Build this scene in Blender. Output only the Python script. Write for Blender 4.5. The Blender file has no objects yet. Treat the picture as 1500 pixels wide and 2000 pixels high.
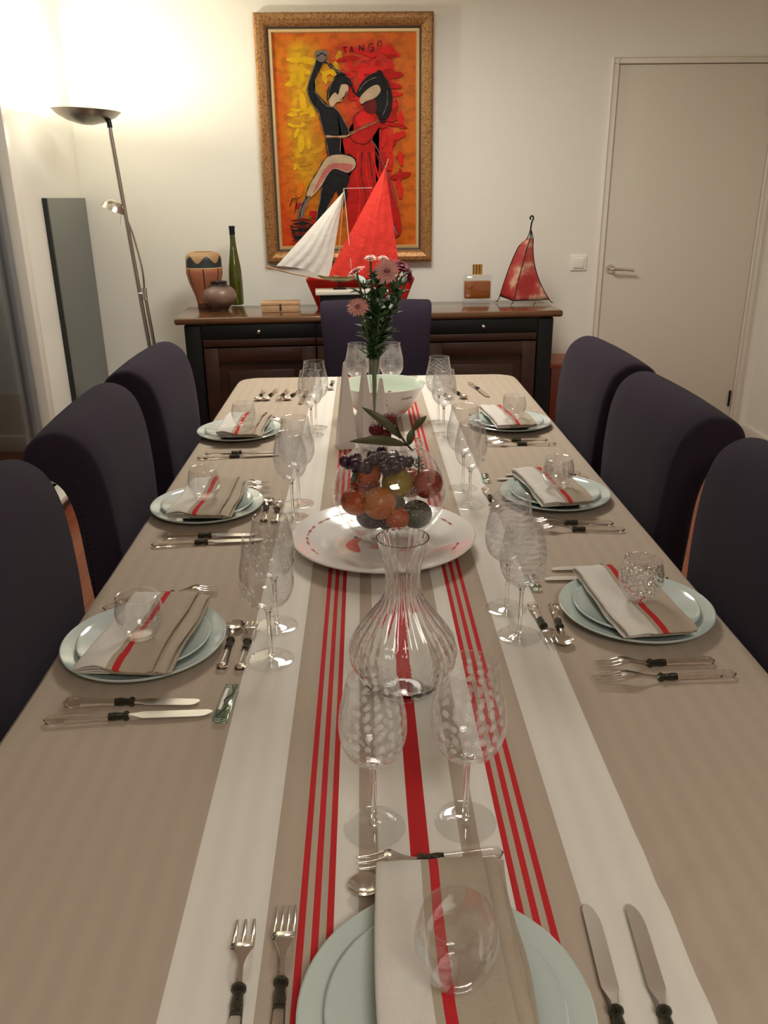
import bpy, bmesh, math, random
from math import sin, cos, pi, radians, sqrt, atan2
from mathutils import Vector, Matrix, noise
random.seed(7)
S = bpy.context.scene
COL = S.collection

# ------------------------------------------------------------------ camera
F, PITCH, YAW, ROLL = 1604.07, 0.366978, 0.0218276, 0.0115451
cy, sy = cos(YAW), sin(YAW)
f0 = Vector((sy, cy, 0)); r0 = Vector((cy, -sy, 0)); up = Vector((0, 0, 1))
fw = f0 * cos(PITCH) - up * sin(PITCH)
dn = -(up * cos(PITCH) + f0 * sin(PITCH))
rt = r0 * cos(ROLL) + dn * sin(ROLL)
dn2 = -r0 * sin(ROLL) + dn * cos(ROLL)
cam = bpy.data.cameras.new('camera'); camo = bpy.data.objects.new('camera', cam); COL.objects.link(camo)
m = Matrix((rt, -dn2, -fw)).transposed().to_4x4(); m.translation = Vector((-0.0560226, 0, 1.495))
camo.matrix_world = m
cam.sensor_fit = 'HORIZONTAL'; cam.sensor_width = 36; cam.lens = F / 1500 * 36; cam.clip_start = 0.02
S.camera = camo

# ------------------------------------------------------------------ world, lights, exposure
S.view_settings.view_transform = 'Standard'; S.view_settings.look = 'None'
S.view_settings.exposure = 0.0; S.view_settings.gamma = 1.0; S.view_settings.use_curve_mapping = False
w = bpy.data.worlds.new('night'); S.world = w; w.use_nodes = True
w.node_tree.nodes['Background'].inputs[0].default_value = (.010, .013, .018, 1)
w.node_tree.nodes['Background'].inputs[1].default_value = 1.0
S.cycles.transparent_max_bounces = 40; S.cycles.max_bounces = 14
S.cycles.transmission_bounces = 14; S.cycles.glossy_bounces = 6; S.cycles.diffuse_bounces = 6
DISH = Vector((-1.375, 4.43, 1.895))      # centre of the uplighter dish rim
READ = Vector((-1.30, 4.42, 1.462))
def light(name, kind, loc, energy, color, size=None, rot=None, **kw):
    l = bpy.data.lights.new(name, kind); l.energy = energy; l.color = color
    if size is not None: l.shadow_soft_size = size
    for k, v in kw.items(): setattr(l, k, v)
    o = bpy.data.objects.new(name, l); o.location = loc; COL.objects.link(o)
    if rot: o.rotation_euler = rot
    return o
light('uplighter_bulb_light', 'POINT', DISH + Vector((0, 0, -.018)), 29, (1, .95, .76), .06)
light('reading_bulb_light', 'SPOT', READ + Vector((.0, -.0, -.004)), 2.6, (1, .90, .74), .02, (radians(-4), radians(-24), 0), spot_size=radians(118), spot_blend=.35)
# added fill lights without fixtures, over the far table end and behind the camera
for nm_, lo, en, sz in (('table_fill_light', (.05, 3.40, 2.56), 38, .8), ('rear_fill_light', (.5, -1.0, 2.55), 32, 1.0)):
    cl = light(nm_, 'AREA', lo, en, (1, .955, .86)); cl.data.shape = 'DISK'; cl.data.size = sz

# ------------------------------------------------------------------ materials
def nm(name):
    m_ = bpy.data.materials.new(name); m_.use_nodes = True
    nt = m_.node_tree; b = nt.nodes['Principled BSDF']
    return m_, nt, b
def N(nt, t, **kw):
    n = nt.nodes.new(t)
    for k, v in kw.items():
        if k[0] == '_': setattr(n, k[1:], v)
        else: n.inputs[k].default_value = v
    return n
def L(nt, a, ao, b, bi): nt.links.new(a.outputs[ao], b.inputs[bi])
def rgba(c): return (c[0], c[1], c[2], 1)
def plain(name, col, rough=.5, metal=0, bump=0, bscale=60, var=0, vscale=8, coat=0, spec=None, sheen=0):
    m_, nt, b = nm(name)
    b.inputs['Base Color'].default_value = rgba(col); b.inputs['Roughness'].default_value = rough
    b.inputs['Metallic'].default_value = metal
    if coat: b.inputs['Coat Weight'].default_value = coat; b.inputs['Coat Roughness'].default_value = .1
    if spec is not None: b.inputs['Specular IOR Level'].default_value = spec
    if sheen: b.inputs['Sheen Weight'].default_value = sheen; b.inputs['Sheen Roughness'].default_value = .4
    tc = N(nt, 'ShaderNodeTexCoord')
    if bump:
        n = N(nt, 'ShaderNodeTexNoise', Scale=bscale, Detail=4); L(nt, tc, 'Object', n, 'Vector')
        bp = N(nt, 'ShaderNodeBump', Strength=bump, Distance=.01); L(nt, n, 'Fac', bp, 'Height'); L(nt, bp, 'Normal', b, 'Normal')
    if var:
        n = N(nt, 'ShaderNodeTexNoise', Scale=vscale, Detail=5); L(nt, tc, 'Object', n, 'Vector')
        mx = N(nt, 'ShaderNodeMix', _data_type='RGBA')
        mx.inputs[6].default_value = rgba([c * (1 - var) for c in col]); mx.inputs[7].default_value = rgba([min(1, c * (1 + var)) for c in col])
        L(nt, n, 'Fac', mx, 0); L(nt, mx, 2, b, 'Base Color')
    return m_
def ramp(nt, stops, interp='LINEAR'):
    r = N(nt, 'ShaderNodeValToRGB'); cr = r.color_ramp; cr.interpolation = interp
    while len(cr.elements) < len(stops): cr.elements.new(.5)
    for e, (p, c) in zip(cr.elements, stops): e.position = p; e.color = rgba(c)
    return r

WALL = (.87, .855, .785)
M = {}
M['wall'] = plain('wall_paint', WALL, .75, bump=.08, bscale=140)
M['ceiling'] = plain('ceiling_paint', (.88, .865, .82), .85)
M['door'] = plain('door_paint', (.76, .72, .62), .38, bump=.03, bscale=30)
M['trim'] = plain('trim_paint', (.84, .80, .72), .35)
M['seam'] = plain('seam_dark', (.05, .045, .04), .8)
M['alu'] = plain('window_frame_grey', (.25, .26, .27), .45, metal=.3)
M['white_plastic'] = plain('white_plastic', (.90, .88, .82), .3)
M['chrome'] = plain('chrome', (.75, .73, .70), .12, metal=1)
M['steel'] = plain('brushed_steel', (.46, .42, .37), .28, metal=1)
M['dish_in'] = plain('dish_inner_white', (.85, .83, .78), .4)
M['silver'] = plain('silver_cutlery', (.70, .66, .60), .16, metal=1, bump=.03, bscale=90)
M['blade'] = plain('satin_blade', (.72, .69, .64), .30, metal=1)
M['pewter'] = plain('dark_pewter', (.085, .08, .06), .30, metal=.9, bump=.9, bscale=420)
M['brass'] = plain('brass', (.75, .50, .18), .25, metal=1)
M['mirror'] = plain('smoked_mirror', (.235, .25, .255), .12, metal=1)
M['mirror_edge'] = plain('mirror_edge_black', (.012, .014, .014), .3)
M['black'] = plain('black_paint', (.005, .006, .006), .42, spec=.3)
M['iron'] = plain('dark_iron', (.018, .015, .013), .45, metal=.6)
M['fabric'] = plain('plum_grey_fabric', (.029, .0205, .035), .9, bump=.35, bscale=700, var=.12, vscale=5, spec=.12, sheen=.06)
M['nail'] = plain('nailhead_black', (.02, .02, .02), .3, metal=.8)
M['legwood'] = plain('dark_leg_wood', (.06, .03, .018), .4)
M['ceramic'] = plain('celadon_porcelain', (.55, .635, .60), .12, coat=1)
M['whiteceramic'] = plain('white_porcelain', (.80, .78, .74), .12, coat=.5)
M['bowl_in'] = plain('pale_green_glaze', (.66, .74, .62), .14, coat=.5)
M['redprint'] = plain('red_print', (.70, .12, .09), .3)
M['pinkprint'] = plain('pink_print', (.72, .30, .27), .3)
M['peachprint'] = plain('peach_print', (.78, .68, .58), .3)
M['blackprint'] = plain('black_print', (.03, .03, .03), .4)
M['wax'] = plain('white_candle_wax', (.74, .69, .65), .45)
M['wood_box'] = plain('light_box_wood', (.50, .30, .16), .5, var=.25, vscale=22)
M['spar'] = plain('spar_wood', (.48, .25, .10), .45)
M['thread'] = plain('white_thread', (.70, .62, .55), .7)
M['marble'] = plain('white_marble', (.72, .68, .60), .3, var=.06)
M['redplastic'] = plain('red_lacquer', (.56, .014, .012), .25)
M['redbox'] = plain('red_brown_bench', (.26, .045, .02), .35)
M['whitesail'] = plain('white_sailcloth', (.76, .72, .66), .85, bump=.5, bscale=22)
M['redsail'] = plain('red_sailcloth', (.74, .036, .022), .8, bump=.9, bscale=20)
M['greenbottle'] = plain('olive_green_glass', (.060, .070, .006), .08, coat=1)
M['foil'] = plain('dark_foil', (.02, .03, .04), .35, metal=.4)
M['stem'] = plain('green_stem', (.07, .13, .03), .5)
M['leaf'] = plain('dark_green_leaf', (.030, .085, .022), .45, var=.4, vscale=30)
M['leaf2'] = plain('olive_leaf', (.075, .072, .030), .45, var=.3, vscale=30)
M['pink'] = plain('pink_petals', (.80, .40, .36), .6, var=.2, vscale=60)
M['palepink'] = plain('pale_pink_petals', (.80, .52, .46), .6)
M['magenta'] = plain('magenta_petals', (.20, .008, .035), .6)
M['pinkc'] = plain('mauve_flower_centre', (.36, .10, .12), .7, bump=.8, bscale=300)
M['twig'] = plain('dark_twig', (.03, .018, .012), .7)
M['lychee'] = plain('dark_red_fruit_skin', (.14, .006, .010), .45, bump=.9, bscale=160)
M['stitch'] = plain('stitching', (.45, .38, .30), .9)

def fruitmat(name, c1, c2, sc, rough=.35, bump=.2, bs=200):
    m_, nt, b = nm(name); tc = N(nt, 'ShaderNodeTexCoord')
    n = N(nt, 'ShaderNodeTexNoise', Scale=sc, Detail=4); L(nt, tc, 'Object', n, 'Vector')
    r = ramp(nt, [(.35, c1), (.65, c2)]); L(nt, n, 'Fac', r, 'Fac'); L(nt, r, 'Color', b, 'Base Color')
    n2 = N(nt, 'ShaderNodeTexNoise', Scale=bs); L(nt, tc, 'Object', n2, 'Vector')
    bp = N(nt, 'ShaderNodeBump', Strength=bump, Distance=.003); L(nt, n2, 'Fac', bp, 'Height'); L(nt, bp, 'Normal', b, 'Normal')
    b.inputs['Roughness'].default_value = rough
    return m_
M['orange'] = fruitmat('orange_peel', (.50, .10, .012), (.42, .07, .01), 14)
M['persimmon'] = fruitmat('persimmon_skin', (.42, .05, .01), (.50, .11, .025), 16)
M['mango'] = fruitmat('yellow_orange_skin', (.52, .19, .012), (.46, .11, .012), 10, .3, .05)
M['pear'] = fruitmat('yellow_green_skin', (.22, .18, .012), (.32, .23, .02), 12, .35, .1)
M['apple'] = fruitmat('red_apple_skin', (.30, .018, .009), (.40, .09, .03), 26, .25, .02)
M['grape'] = fruitmat('dark_grape_skin', (.055, .012, .03), (.035, .015, .035), 20, .3, .05)
M['avocado'] = fruitmat('dark_green_rind', (.035, .045, .015), (.06, .06, .025), 30, .5, .9, 150)
M['pot'] = None

def etched(name, kind=None, rough=.0, tint=(1, 1, 1), base=.05, frost=.32, power=3.0, bump=None):
    """thin clear glass wall: lets light straight through, mirrors at grazing angles, with an optional engraved pattern"""
    m_, nt, b = nm(name); nt.nodes.remove(b); out = nt.nodes['Material Output']
    tr = N(nt, 'ShaderNodeBsdfTransparent', Color=rgba([c * .965 for c in tint])); gl = N(nt, 'ShaderNodeBsdfGlossy', Color=(1, 1, 1, 1), Roughness=.02 + rough)
    lw = N(nt, 'ShaderNodeLayerWeight', Blend=.5)
    pw = N(nt, 'ShaderNodeMath', _operation='POWER'); L(nt, lw, 'Facing', pw, 0); pw.inputs[1].default_value = power
    ma = N(nt, 'ShaderNodeMath', _operation='MULTIPLY_ADD'); L(nt, pw, 0, ma, 0); ma.inputs[1].default_value = .55; ma.inputs[2].default_value = base
    mx = N(nt, 'ShaderNodeMixShader'); L(nt, ma, 0, mx, 0); L(nt, tr, 0, mx, 1); L(nt, gl, 0, mx, 2)
    uv = N(nt, 'ShaderNodeUVMap'); last = mx
    def mapped(sx, sy_):
        mp = N(nt, 'ShaderNodeMapping'); L(nt, uv, 0, mp, 0); mp.inputs['Scale'].default_value = (sx, sy_, 1); return mp
    fac = None
    if kind in ('dots', 'sparse'):
        mp = mapped(18 if kind == 'dots' else 9, 10 if kind == 'dots' else 5); vo = N(nt, 'ShaderNodeTexVoronoi', Scale=1, Randomness=.25 if kind == 'dots' else .9, _voronoi_dimensions='2D')
        L(nt, mp, 0, vo, 'Vector'); lt = N(nt, 'ShaderNodeMath', _operation='LESS_THAN'); L(nt, vo, 'Distance', lt, 0); lt.inputs[1].default_value = .25 if kind == 'dots' else .09; fac = lt
    elif kind in ('waves', 'lines', 'cross', 'mesh'):
        mp = mapped(1, 1)
        sx_, sy2 = {'waves': (14, 80), 'lines': (0, 190), 'cross': (38, 38), 'mesh': (260, 150)}[kind]
        sp = N(nt, 'ShaderNodeSeparateXYZ'); L(nt, mp, 0, sp, 0)
        def lin(a, b_, add=None):
            q = N(nt, 'ShaderNodeMath', _operation='MULTIPLY'); L(nt, sp, 0, q, 0); q.inputs[1].default_value = a
            q2 = N(nt, 'ShaderNodeMath', _operation='MULTIPLY_ADD'); L(nt, sp, 1, q2, 0); q2.inputs[1].default_value = b_; L(nt, q, 0, q2, 2)
            src = q2
            if add: s2 = N(nt, 'ShaderNodeMath', _operation='ADD'); L(nt, q2, 0, s2, 0); L(nt, add, 0, s2, 1); src = s2
            si = N(nt, 'ShaderNodeMath', _operation='SINE'); L(nt, src, 0, si, 0); return si
        wob = None
        if kind == 'waves':
            mpn = mapped(9, 5); no = N(nt, 'ShaderNodeTexNoise', Scale=1, Detail=1); L(nt, mpn, 0, no, 'Vector')
            wob = N(nt, 'ShaderNodeMath', _operation='MULTIPLY'); L(nt, no, 'Fac', wob, 0); wob.inputs[1].default_value = 14
        a = lin(0 if kind != 'cross' else sx_, sy2 if kind != 'mesh' else sy2, wob)
        gt = N(nt, 'ShaderNodeMath', _operation='GREATER_THAN'); L(nt, a, 0, gt, 0); gt.inputs[1].default_value = {'waves': .25, 'lines': .1, 'cross': .93, 'mesh': .0}[kind]
        fac = gt
        if kind in ('cross', 'mesh'):
            c = lin(-sx_ if kind == 'cross' else sx_, sy2 if kind == 'cross' else 0)
            g2 = N(nt, 'ShaderNodeMath', _operation='GREATER_THAN'); L(nt, c, 0, g2, 0); g2.inputs[1].default_value = .93 if kind == 'cross' else 0
            mm = N(nt, 'ShaderNodeMath', _operation='MAXIMUM'); L(nt, gt, 0, mm, 0); L(nt, g2, 0, mm, 1); fac = mm
    elif kind == 'bubbles':
        tc = N(nt, 'ShaderNodeTexCoord'); vo = N(nt, 'ShaderNodeTexVoronoi', Scale=105, Randomness=1); L(nt, tc, 'Object', vo, 'Vector')
        lt = N(nt, 'ShaderNodeMath', _operation='LESS_THAN'); L(nt, vo, 'Distance', lt, 0); lt.inputs[1].default_value = .15; fac = lt
    if fac is not None:
        df = N(nt, 'ShaderNodeBsdfDiffuse', Color=(.86, .86, .85, 1)); tl = N(nt, 'ShaderNodeBsdfTranslucent', Color=(.9, .9, .9, 1))
        ad = N(nt, 'ShaderNodeMixShader', Fac=.5); L(nt, df, 0, ad, 1); L(nt, tl, 0, ad, 2)
        if kind != 'bubbles':      # the engraving stays clear of the rim and of the foot of the bowl
            sp2 = N(nt, 'ShaderNodeSeparateXYZ'); L(nt, uv, 0, sp2, 0)
            band = ramp(nt, [(.0, (0, 0, 0)), (.14, (1, 1, 1)), (.86, (1, 1, 1)), (.93, (0, 0, 0))]); L(nt, sp2, 1, band, 'Fac')
            mb = N(nt, 'ShaderNodeMath', _operation='MULTIPLY'); L(nt, fac, 0, mb, 0); L(nt, band, 0, mb, 1); fac = mb
        mu = N(nt, 'ShaderNodeMath', _operation='MULTIPLY'); L(nt, fac, 0, mu, 0); mu.inputs[1].default_value = frost
        m2 = N(nt, 'ShaderNodeMixShader'); L(nt, mu, 0, m2, 0); L(nt, mx, 0, m2, 1); L(nt, ad, 0, m2, 2); last = m2
    if bump:
        tc = N(nt, 'ShaderNodeTexCoord'); no = N(nt, 'ShaderNodeTexVoronoi' if bump[1] > 50 else 'ShaderNodeTexNoise', Scale=bump[1]); L(nt, tc, 'Object', no, 'Vector')
        bp = N(nt, 'ShaderNodeBump', Strength=bump[0], Distance=.004); L(nt, no, 0, bp, 'Height'); L(nt, bp, 'Normal', gl, 'Normal'); L(nt, bp, 'Normal', lw, 'Normal')
    L(nt, last, 0, out, 'Surface')
    return m_
M['glass'] = etched('clear_thin_glass')
M['pane'] = etched('window_glass', base=.06)
for k in ('dots', 'sparse', 'waves', 'lines', 'cross', 'mesh'): M['g_' + k] = etched('engraved_glass_' + k, k, frost={'dots': .36, 'mesh': .12, 'waves': .27, 'lines': .24, 'cross': .30, 'sparse': .4}[k])
M['g_bubbles'] = etched('bubbled_glass', 'bubbles', base=.045, frost=.5, bump=(.35, 30))
M['g_hammer'] = etched('hammered_glass', None, base=.12, power=2.2, bump=(1.0, 150))
M['g_swirl'] = etched('swirled_glass', None, base=.10, power=2.2, bump=(.8, 28))
def solidglass(name, col=(1, 1, 1), rough=0.0, ior=1.46):
    m_, nt, b = nm(name); nt.nodes.remove(b)
    g = N(nt, 'ShaderNodeBsdfGlass', Color=rgba(col), Roughness=rough, IOR=ior); L(nt, g, 0, nt.nodes['Material Output'], 'Surface'); return m_
M['solid'] = solidglass('solid_clear_glass')
M['acrylic'] = solidglass('clear_acrylic', (.96, .94, .92), .02, 1.42)
M['restglass'] = solidglass('greenish_fused_glass', (.90, .97, .94), .03)
M['amber'] = plain('amber_liquor', (.30, .075, .004), .06)

# tablecloth: taupe cotton with woven stripes placed by the cloth's own width
TA, WH, RD = (.455, .375, .295), (.735, .70, .635), (.52, .022, .026)
def cloth_mat(name, stops, absx=True, scale=1.0, finebump=.25):
    m_, nt, b = nm(name); tc = N(nt, 'ShaderNodeTexCoord'); sp = N(nt, 'ShaderNodeSeparateXYZ'); L(nt, tc, 'Object', sp, 0)
    src = sp
    if absx: a = N(nt, 'ShaderNodeMath', _operation='ABSOLUTE'); L(nt, sp, 0, a, 0); src = a
    else:
        u = N(nt, 'ShaderNodeUVMap'); sp = N(nt, 'ShaderNodeSeparateXYZ'); L(nt, u, 0, sp, 0); src = sp
    r = ramp(nt, stops, 'CONSTANT'); L(nt, src, 0, r, 'Fac')
    # faint tone-on-tone weave bands running across the cloth
    wv = N(nt, 'ShaderNodeTexWave', Scale=9.0, Distortion=.5, Detail=1); wv.bands_direction = 'X'; L(nt, tc, 'Object', wv, 'Vector')
    mx = N(nt, 'ShaderNodeMix', _data_type='RGBA', _blend_type='MULTIPLY'); mx.inputs[0].default_value = .05 if absx else .02
    L(nt, r, 'Color', mx, 6); L(nt, wv, 'Color', mx, 7); L(nt, mx, 2, b, 'Base Color')
    n1 = N(nt, 'ShaderNodeTexNoise', Scale=900, Detail=1); L(nt, tc, 'Object', n1, 'Vector')
    n2 = N(nt, 'ShaderNodeTexNoise', Scale=26, Detail=2); L(nt, tc, 'Object', n2, 'Vector')
    ad = N(nt, 'ShaderNodeMath', _operation='MULTIPLY_ADD'); L(nt, n2, 'Fac', ad, 0); ad.inputs[1].default_value = .8 if absx else 1.2; L(nt, n1, 'Fac', ad, 2)
    bp = N(nt, 'ShaderNodeBump', Strength=finebump, Distance=.002); L(nt, ad, 0, bp, 'Height'); L(nt, bp, 'Normal', b, 'Normal')
    b.inputs['Roughness'].default_value = .85; b.inputs['Specular IOR Level'].default_value = .25
    return m_
M['cloth'] = cloth_mat('striped_tablecloth', [(0, RD), (.0097, WH), (.0493, TA), (.0720, WH), (.1010, RD), (.1083, TA), (.1155, RD), (.1226, TA), (.1303, RD), (.1386, TA), (.1742, WH), (.2675, TA)])
NTA = (.44, .37, .285); NWH = (.70, .665, .61)
M['napkin'] = cloth_mat('napkin_weave', [(0, NWH), (.40, NTA), (.475, RD), (.565, NTA)], False, finebump=.5)

def wood(name, c1, c2, scale=(1, 9, 9), rough=.3, coat=.3):
    m_, nt, b = nm(name); tc = N(nt, 'ShaderNodeTexCoord'); mp = N(nt, 'ShaderNodeMapping'); L(nt, tc, 'Object', mp, 0); mp.inputs['Scale'].default_value = scale
    n = N(nt, 'ShaderNodeTexNoise', Scale=2.2, Detail=6, Distortion=.6); L(nt, mp, 0, n, 'Vector')
    r = ramp(nt, [(.3, c1), (.7, c2)]); L(nt, n, 'Fac', r, 'Fac'); L(nt, r, 'Color', b, 'Base Color')
    b.inputs['Roughness'].default_value = rough; b.inputs['Coat Weight'].default_value = coat; b.inputs['Coat Roughness'].default_value = .12
    return m_
M['topwood'] = wood('walnut_top', (.085, .035, .013), (.15, .065, .025), rough=.22, coat=.6)
M['doorwood'] = wood('cherry_panel', (.019, .005, .002), (.040, .011, .004), rough=.4, coat=.08)
M['tablewood'] = wood('table_wood', (.16, .08, .04), (.22, .12, .06))
def floor_mat():
    m_, nt, b = nm('cherry_plank_floor'); tc = N(nt, 'ShaderNodeTexCoord'); mp = N(nt, 'ShaderNodeMapping'); L(nt, tc, 'Object', mp, 0)
    mp.inputs['Rotation'].default_value = (0, 0, radians(90))
    br = N(nt, 'ShaderNodeTexBrick', Scale=1.0, Color1=(.30, .085, .035, 1), Color2=(.22, .055, .022, 1), Mortar=(.06, .02, .01, 1))
    br.inputs['Mortar Size'].default_value = .0015; br.inputs['Brick Width'].default_value = 1.1; br.inputs['Row Height'].default_value = .09; L(nt, mp, 0, br, 'Vector')
    L(nt, br, 'Color', b, 'Base Color'); b.inputs['Roughness'].default_value = .3; return m_
M['floor'] = floor_mat()

def frame_gold():
    m_, nt, b = nm('aged_gold_frame'); tc = N(nt, 'ShaderNodeTexCoord'); n = N(nt, 'ShaderNodeTexNoise', Scale=95, Detail=8); L(nt, tc, 'Object', n, 'Vector')
    r = ramp(nt, [(.36, (.22, .09, .03)), (.48, (.36, .18, .065)), (.7, (.46, .26, .10))]); L(nt, n, 'Fac', r, 'Fac'); L(nt, r, 'Color', b, 'Base Color')
    b.inputs['Metallic'].default_value = .45; b.inputs['Roughness'].default_value = .45; return m_
M['gold'] = frame_gold(); M['goldline'] = plain('pale_gold_slip', (.66, .48, .24), .4, metal=.4); M['framedark'] = plain('frame_groove_dark', (.05, .028, .015), .6)
def canvas_mat():
    m_, nt, b = nm('painted_canvas'); u = N(nt, 'ShaderNodeUVMap'); sp = N(nt, 'ShaderNodeSeparateXYZ'); L(nt, u, 0, sp, 0)
    mp = N(nt, 'ShaderNodeMapping'); L(nt, u, 0, mp, 0); mp.inputs['Scale'].default_value = (7, 5, 1)
    n = N(nt, 'ShaderNodeTexNoise', Scale=1, Detail=5, Distortion=.8); L(nt, mp, 0, n, 'Vector')
    mp2 = N(nt, 'ShaderNodeMapping'); L(nt, u, 0, mp2, 0); mp2.inputs['Scale'].default_value = (12, 28, 1)
    n2 = N(nt, 'ShaderNodeTexNoise', Scale=1, Detail=4); L(nt, mp2, 0, n2, 'Vector')
    # horizontal position wobbled by brushwork: orange edge, yellow field, orange-red middle, red, orange edge
    a = N(nt, 'ShaderNodeMath', _operation='MULTIPLY_ADD'); L(nt, n, 'Fac', a, 0); a.inputs[1].default_value = .30; L(nt, sp, 0, a, 2)
    OR, YE, RE = (.62, .13, .008), (.66, .36, .012), (.60, .02, .012)
    r1 = ramp(nt, [(.10, (.62, .05, .01)), (.22, (.60, .17, .01)), (.30, YE), (.42, (.55, .26, .01)), (.52, OR), (.66, (.55, .06, .008)), (.80, RE), (1.0, RE), (1.08 if False else 1.0, OR)]); L(nt, a, 0, r1, 'Fac')
    r2 = ramp(nt, [(.12, (.60, .05, .01)), (.45, (.55, .15, .01)), (.75, (.50, .10, .008)), (1.0, (.45, .05, .01))]); L(nt, a, 0, r2, 'Fac')
    low = N(nt, 'ShaderNodeMapRange'); L(nt, sp, 1, low, 'Value'); low.inputs['From Min'].default_value = .42; low.inputs['From Max'].default_value = .12
    mx = N(nt, 'ShaderNodeMix', _data_type='RGBA'); L(nt, low, 0, mx, 0); L(nt, r1, 'Color', mx, 6); L(nt, r2, 'Color', mx, 7)
    ed = N(nt, 'ShaderNodeMapRange'); L(nt, sp, 0, ed, 'Value'); ed.inputs['From Min'].default_value = .80; ed.inputs['From Max'].default_value = .92
    mxe = N(nt, 'ShaderNodeMix', _data_type='RGBA'); L(nt, ed, 0, mxe, 0); L(nt, mx, 2, mxe, 6); mxe.inputs[7].default_value = (.58, .13, .010, 1)
    te = N(nt, 'ShaderNodeMapRange'); L(nt, sp, 1, te, 'Value'); te.inputs['From Min'].default_value = .93; te.inputs['From Max'].default_value = .99
    mxt = N(nt, 'ShaderNodeMix', _data_type='RGBA'); L(nt, te, 0, mxt, 0); L(nt, mxe, 2, mxt, 6); mxt.inputs[7].default_value = (.62, .13, .010, 1)
    st = ramp(nt, [(.38, (.55, .55, .55)), (.55, (1, 1, 1))]); L(nt, n2, 'Fac', st, 'Fac')
    m3 = N(nt, 'ShaderNodeMix', _data_type='RGBA', _blend_type='MULTIPLY'); m3.inputs[0].default_value = .6; L(nt, mxt, 2, m3, 6); L(nt, st, 'Color', m3, 7)
    L(nt, m3, 2, b, 'Base Color'); b.inputs['Roughness'].default_value = .5; b.inputs['Specular IOR Level'].default_value = .15
    bp = N(nt, 'ShaderNodeBump', Strength=.5, Distance=.004); L(nt, n2, 'Fac', bp, 'Height'); L(nt, bp, 'Normal', b, 'Normal'); return m_
M['canvas'] = canvas_mat()
def paint(name, c, v=.35):
    return plain(name, c, .6, bump=.4, bscale=40, var=v, vscale=18, spec=.12)
M['p_black'] = paint('black_paint_stroke', (.012, .012, .014)); M['p_grey'] = paint('grey_paint_stroke', (.16, .13, .12))
M['p_skin'] = paint('beige_paint_stroke', (.46, .34, .22)); M['p_pink'] = paint('rose_paint_stroke', (.45, .13, .12))
M['p_red'] = paint('crimson_paint_stroke', (.42, .012, .010)); M['p_red2'] = paint('bright_red_paint_stroke', (.62, .02, .015)); M['p_dark'] = paint('maroon_paint_stroke', (.12, .012, .012))
M['p_yel'] = paint('yellow_paint_stroke', (.66, .38, .012), .3); M['p_ochre'] = paint('ochre_paint_stroke', (.50, .22, .015)); M['p_org'] = paint('orange_paint_stroke', (.62, .15, .010)); M['p_brown'] = paint('brown_paint_stroke', (.22, .08, .02))

def redlamp_mat():
    m_, nt, b = nm('mottled_red_hide'); tc = N(nt, 'ShaderNodeTexCoord'); n = N(nt, 'ShaderNodeTexNoise', Scale=11, Detail=3); L(nt, tc, 'Object', n, 'Vector')
    r = ramp(nt, [(.42, (.36, .022, .022)), (.53, (.44, .07, .055)), (.64, (.62, .38, .26))]); L(nt, n, 'Fac', r, 'Fac'); L(nt, r, 'Color', b, 'Base Color'); b.inputs['Roughness'].default_value = .4; return m_
M['hide'] = redlamp_mat()
def djembe_mat():
    m_, nt, b = nm('painted_clay_vase'); tc = N(nt, 'ShaderNodeTexCoord'); sp = N(nt, 'ShaderNodeSeparateXYZ'); L(nt, tc, 'Object', sp, 0)
    u = N(nt, 'ShaderNodeUVMap'); su = N(nt, 'ShaderNodeSeparateXYZ'); L(nt, u, 0, su, 0)
    s = N(nt, 'ShaderNodeMath', _operation='MULTIPLY'); L(nt, su, 0, s, 0); s.inputs[1].default_value = 2 * pi * 6
    c = N(nt, 'ShaderNodeMath', _operation='COSINE'); L(nt, s, 0, c, 0)
    z = N(nt, 'ShaderNodeMath', _operation='MULTIPLY_ADD'); L(nt, c, 0, z, 0); z.inputs[1].default_value = .018; L(nt, sp, 2, z, 2)
    body = ramp(nt, [(0, (.10, .03, .02)), (.03, (.36, .12, .06)), (.20, (.44, .15, .075)), (.218, (.55, .40, .22)), (.2235, (.025, .027, .03)), (.262, (.42, .25, .12))], 'CONSTANT')
    hi = N(nt, 'ShaderNodeMath', _operation='GREATER_THAN'); L(nt, sp, 2, hi, 0); hi.inputs[1].default_value = .224
    up_ = ramp(nt, [(0, (.025, .027, .03)), (.262, (.42, .25, .12))], 'CONSTANT'); L(nt, z, 0, up_, 'Fac'); L(nt, sp, 2, body, 'Fac')
    mx = N(nt, 'ShaderNodeMix', _data_type='RGBA'); L(nt, hi, 0, mx, 0); L(nt, body, 'Color', mx, 6); L(nt, up_, 'Color', mx, 7)
    # dark vertical seams below the band
    s2 = N(nt, 'ShaderNodeMath', _operation='MULTIPLY'); L(nt, su, 0, s2, 0); s2.inputs[1].default_value = 2 * pi * 7
    c2 = N(nt, 'ShaderNodeMath', _operation='COSINE'); L(nt, s2, 0, c2, 0)
    g = N(nt, 'ShaderNodeMath', _operation='GREATER_THAN'); L(nt, c2, 0, g, 0); g.inputs[1].default_value = .965
    lo = N(nt, 'ShaderNodeMath', _operation='LESS_THAN'); L(nt, sp, 2, lo, 0); lo.inputs[1].default_value = .22
    gg = N(nt, 'ShaderNodeMath', _operation='MULTIPLY'); L(nt, g, 0, gg, 0); L(nt, lo, 0, gg, 1)
    m2 = N(nt, 'ShaderNodeMix', _data_type='RGBA'); L(nt, gg, 0, m2, 0); L(nt, mx, 2, m2, 6); m2.inputs[7].default_value = (.05, .02, .015, 1)
    L(nt, m2, 2, b, 'Base Color'); b.inputs['Roughness'].default_value = .5; return m_
M['djembe'] = djembe_mat()
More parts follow.
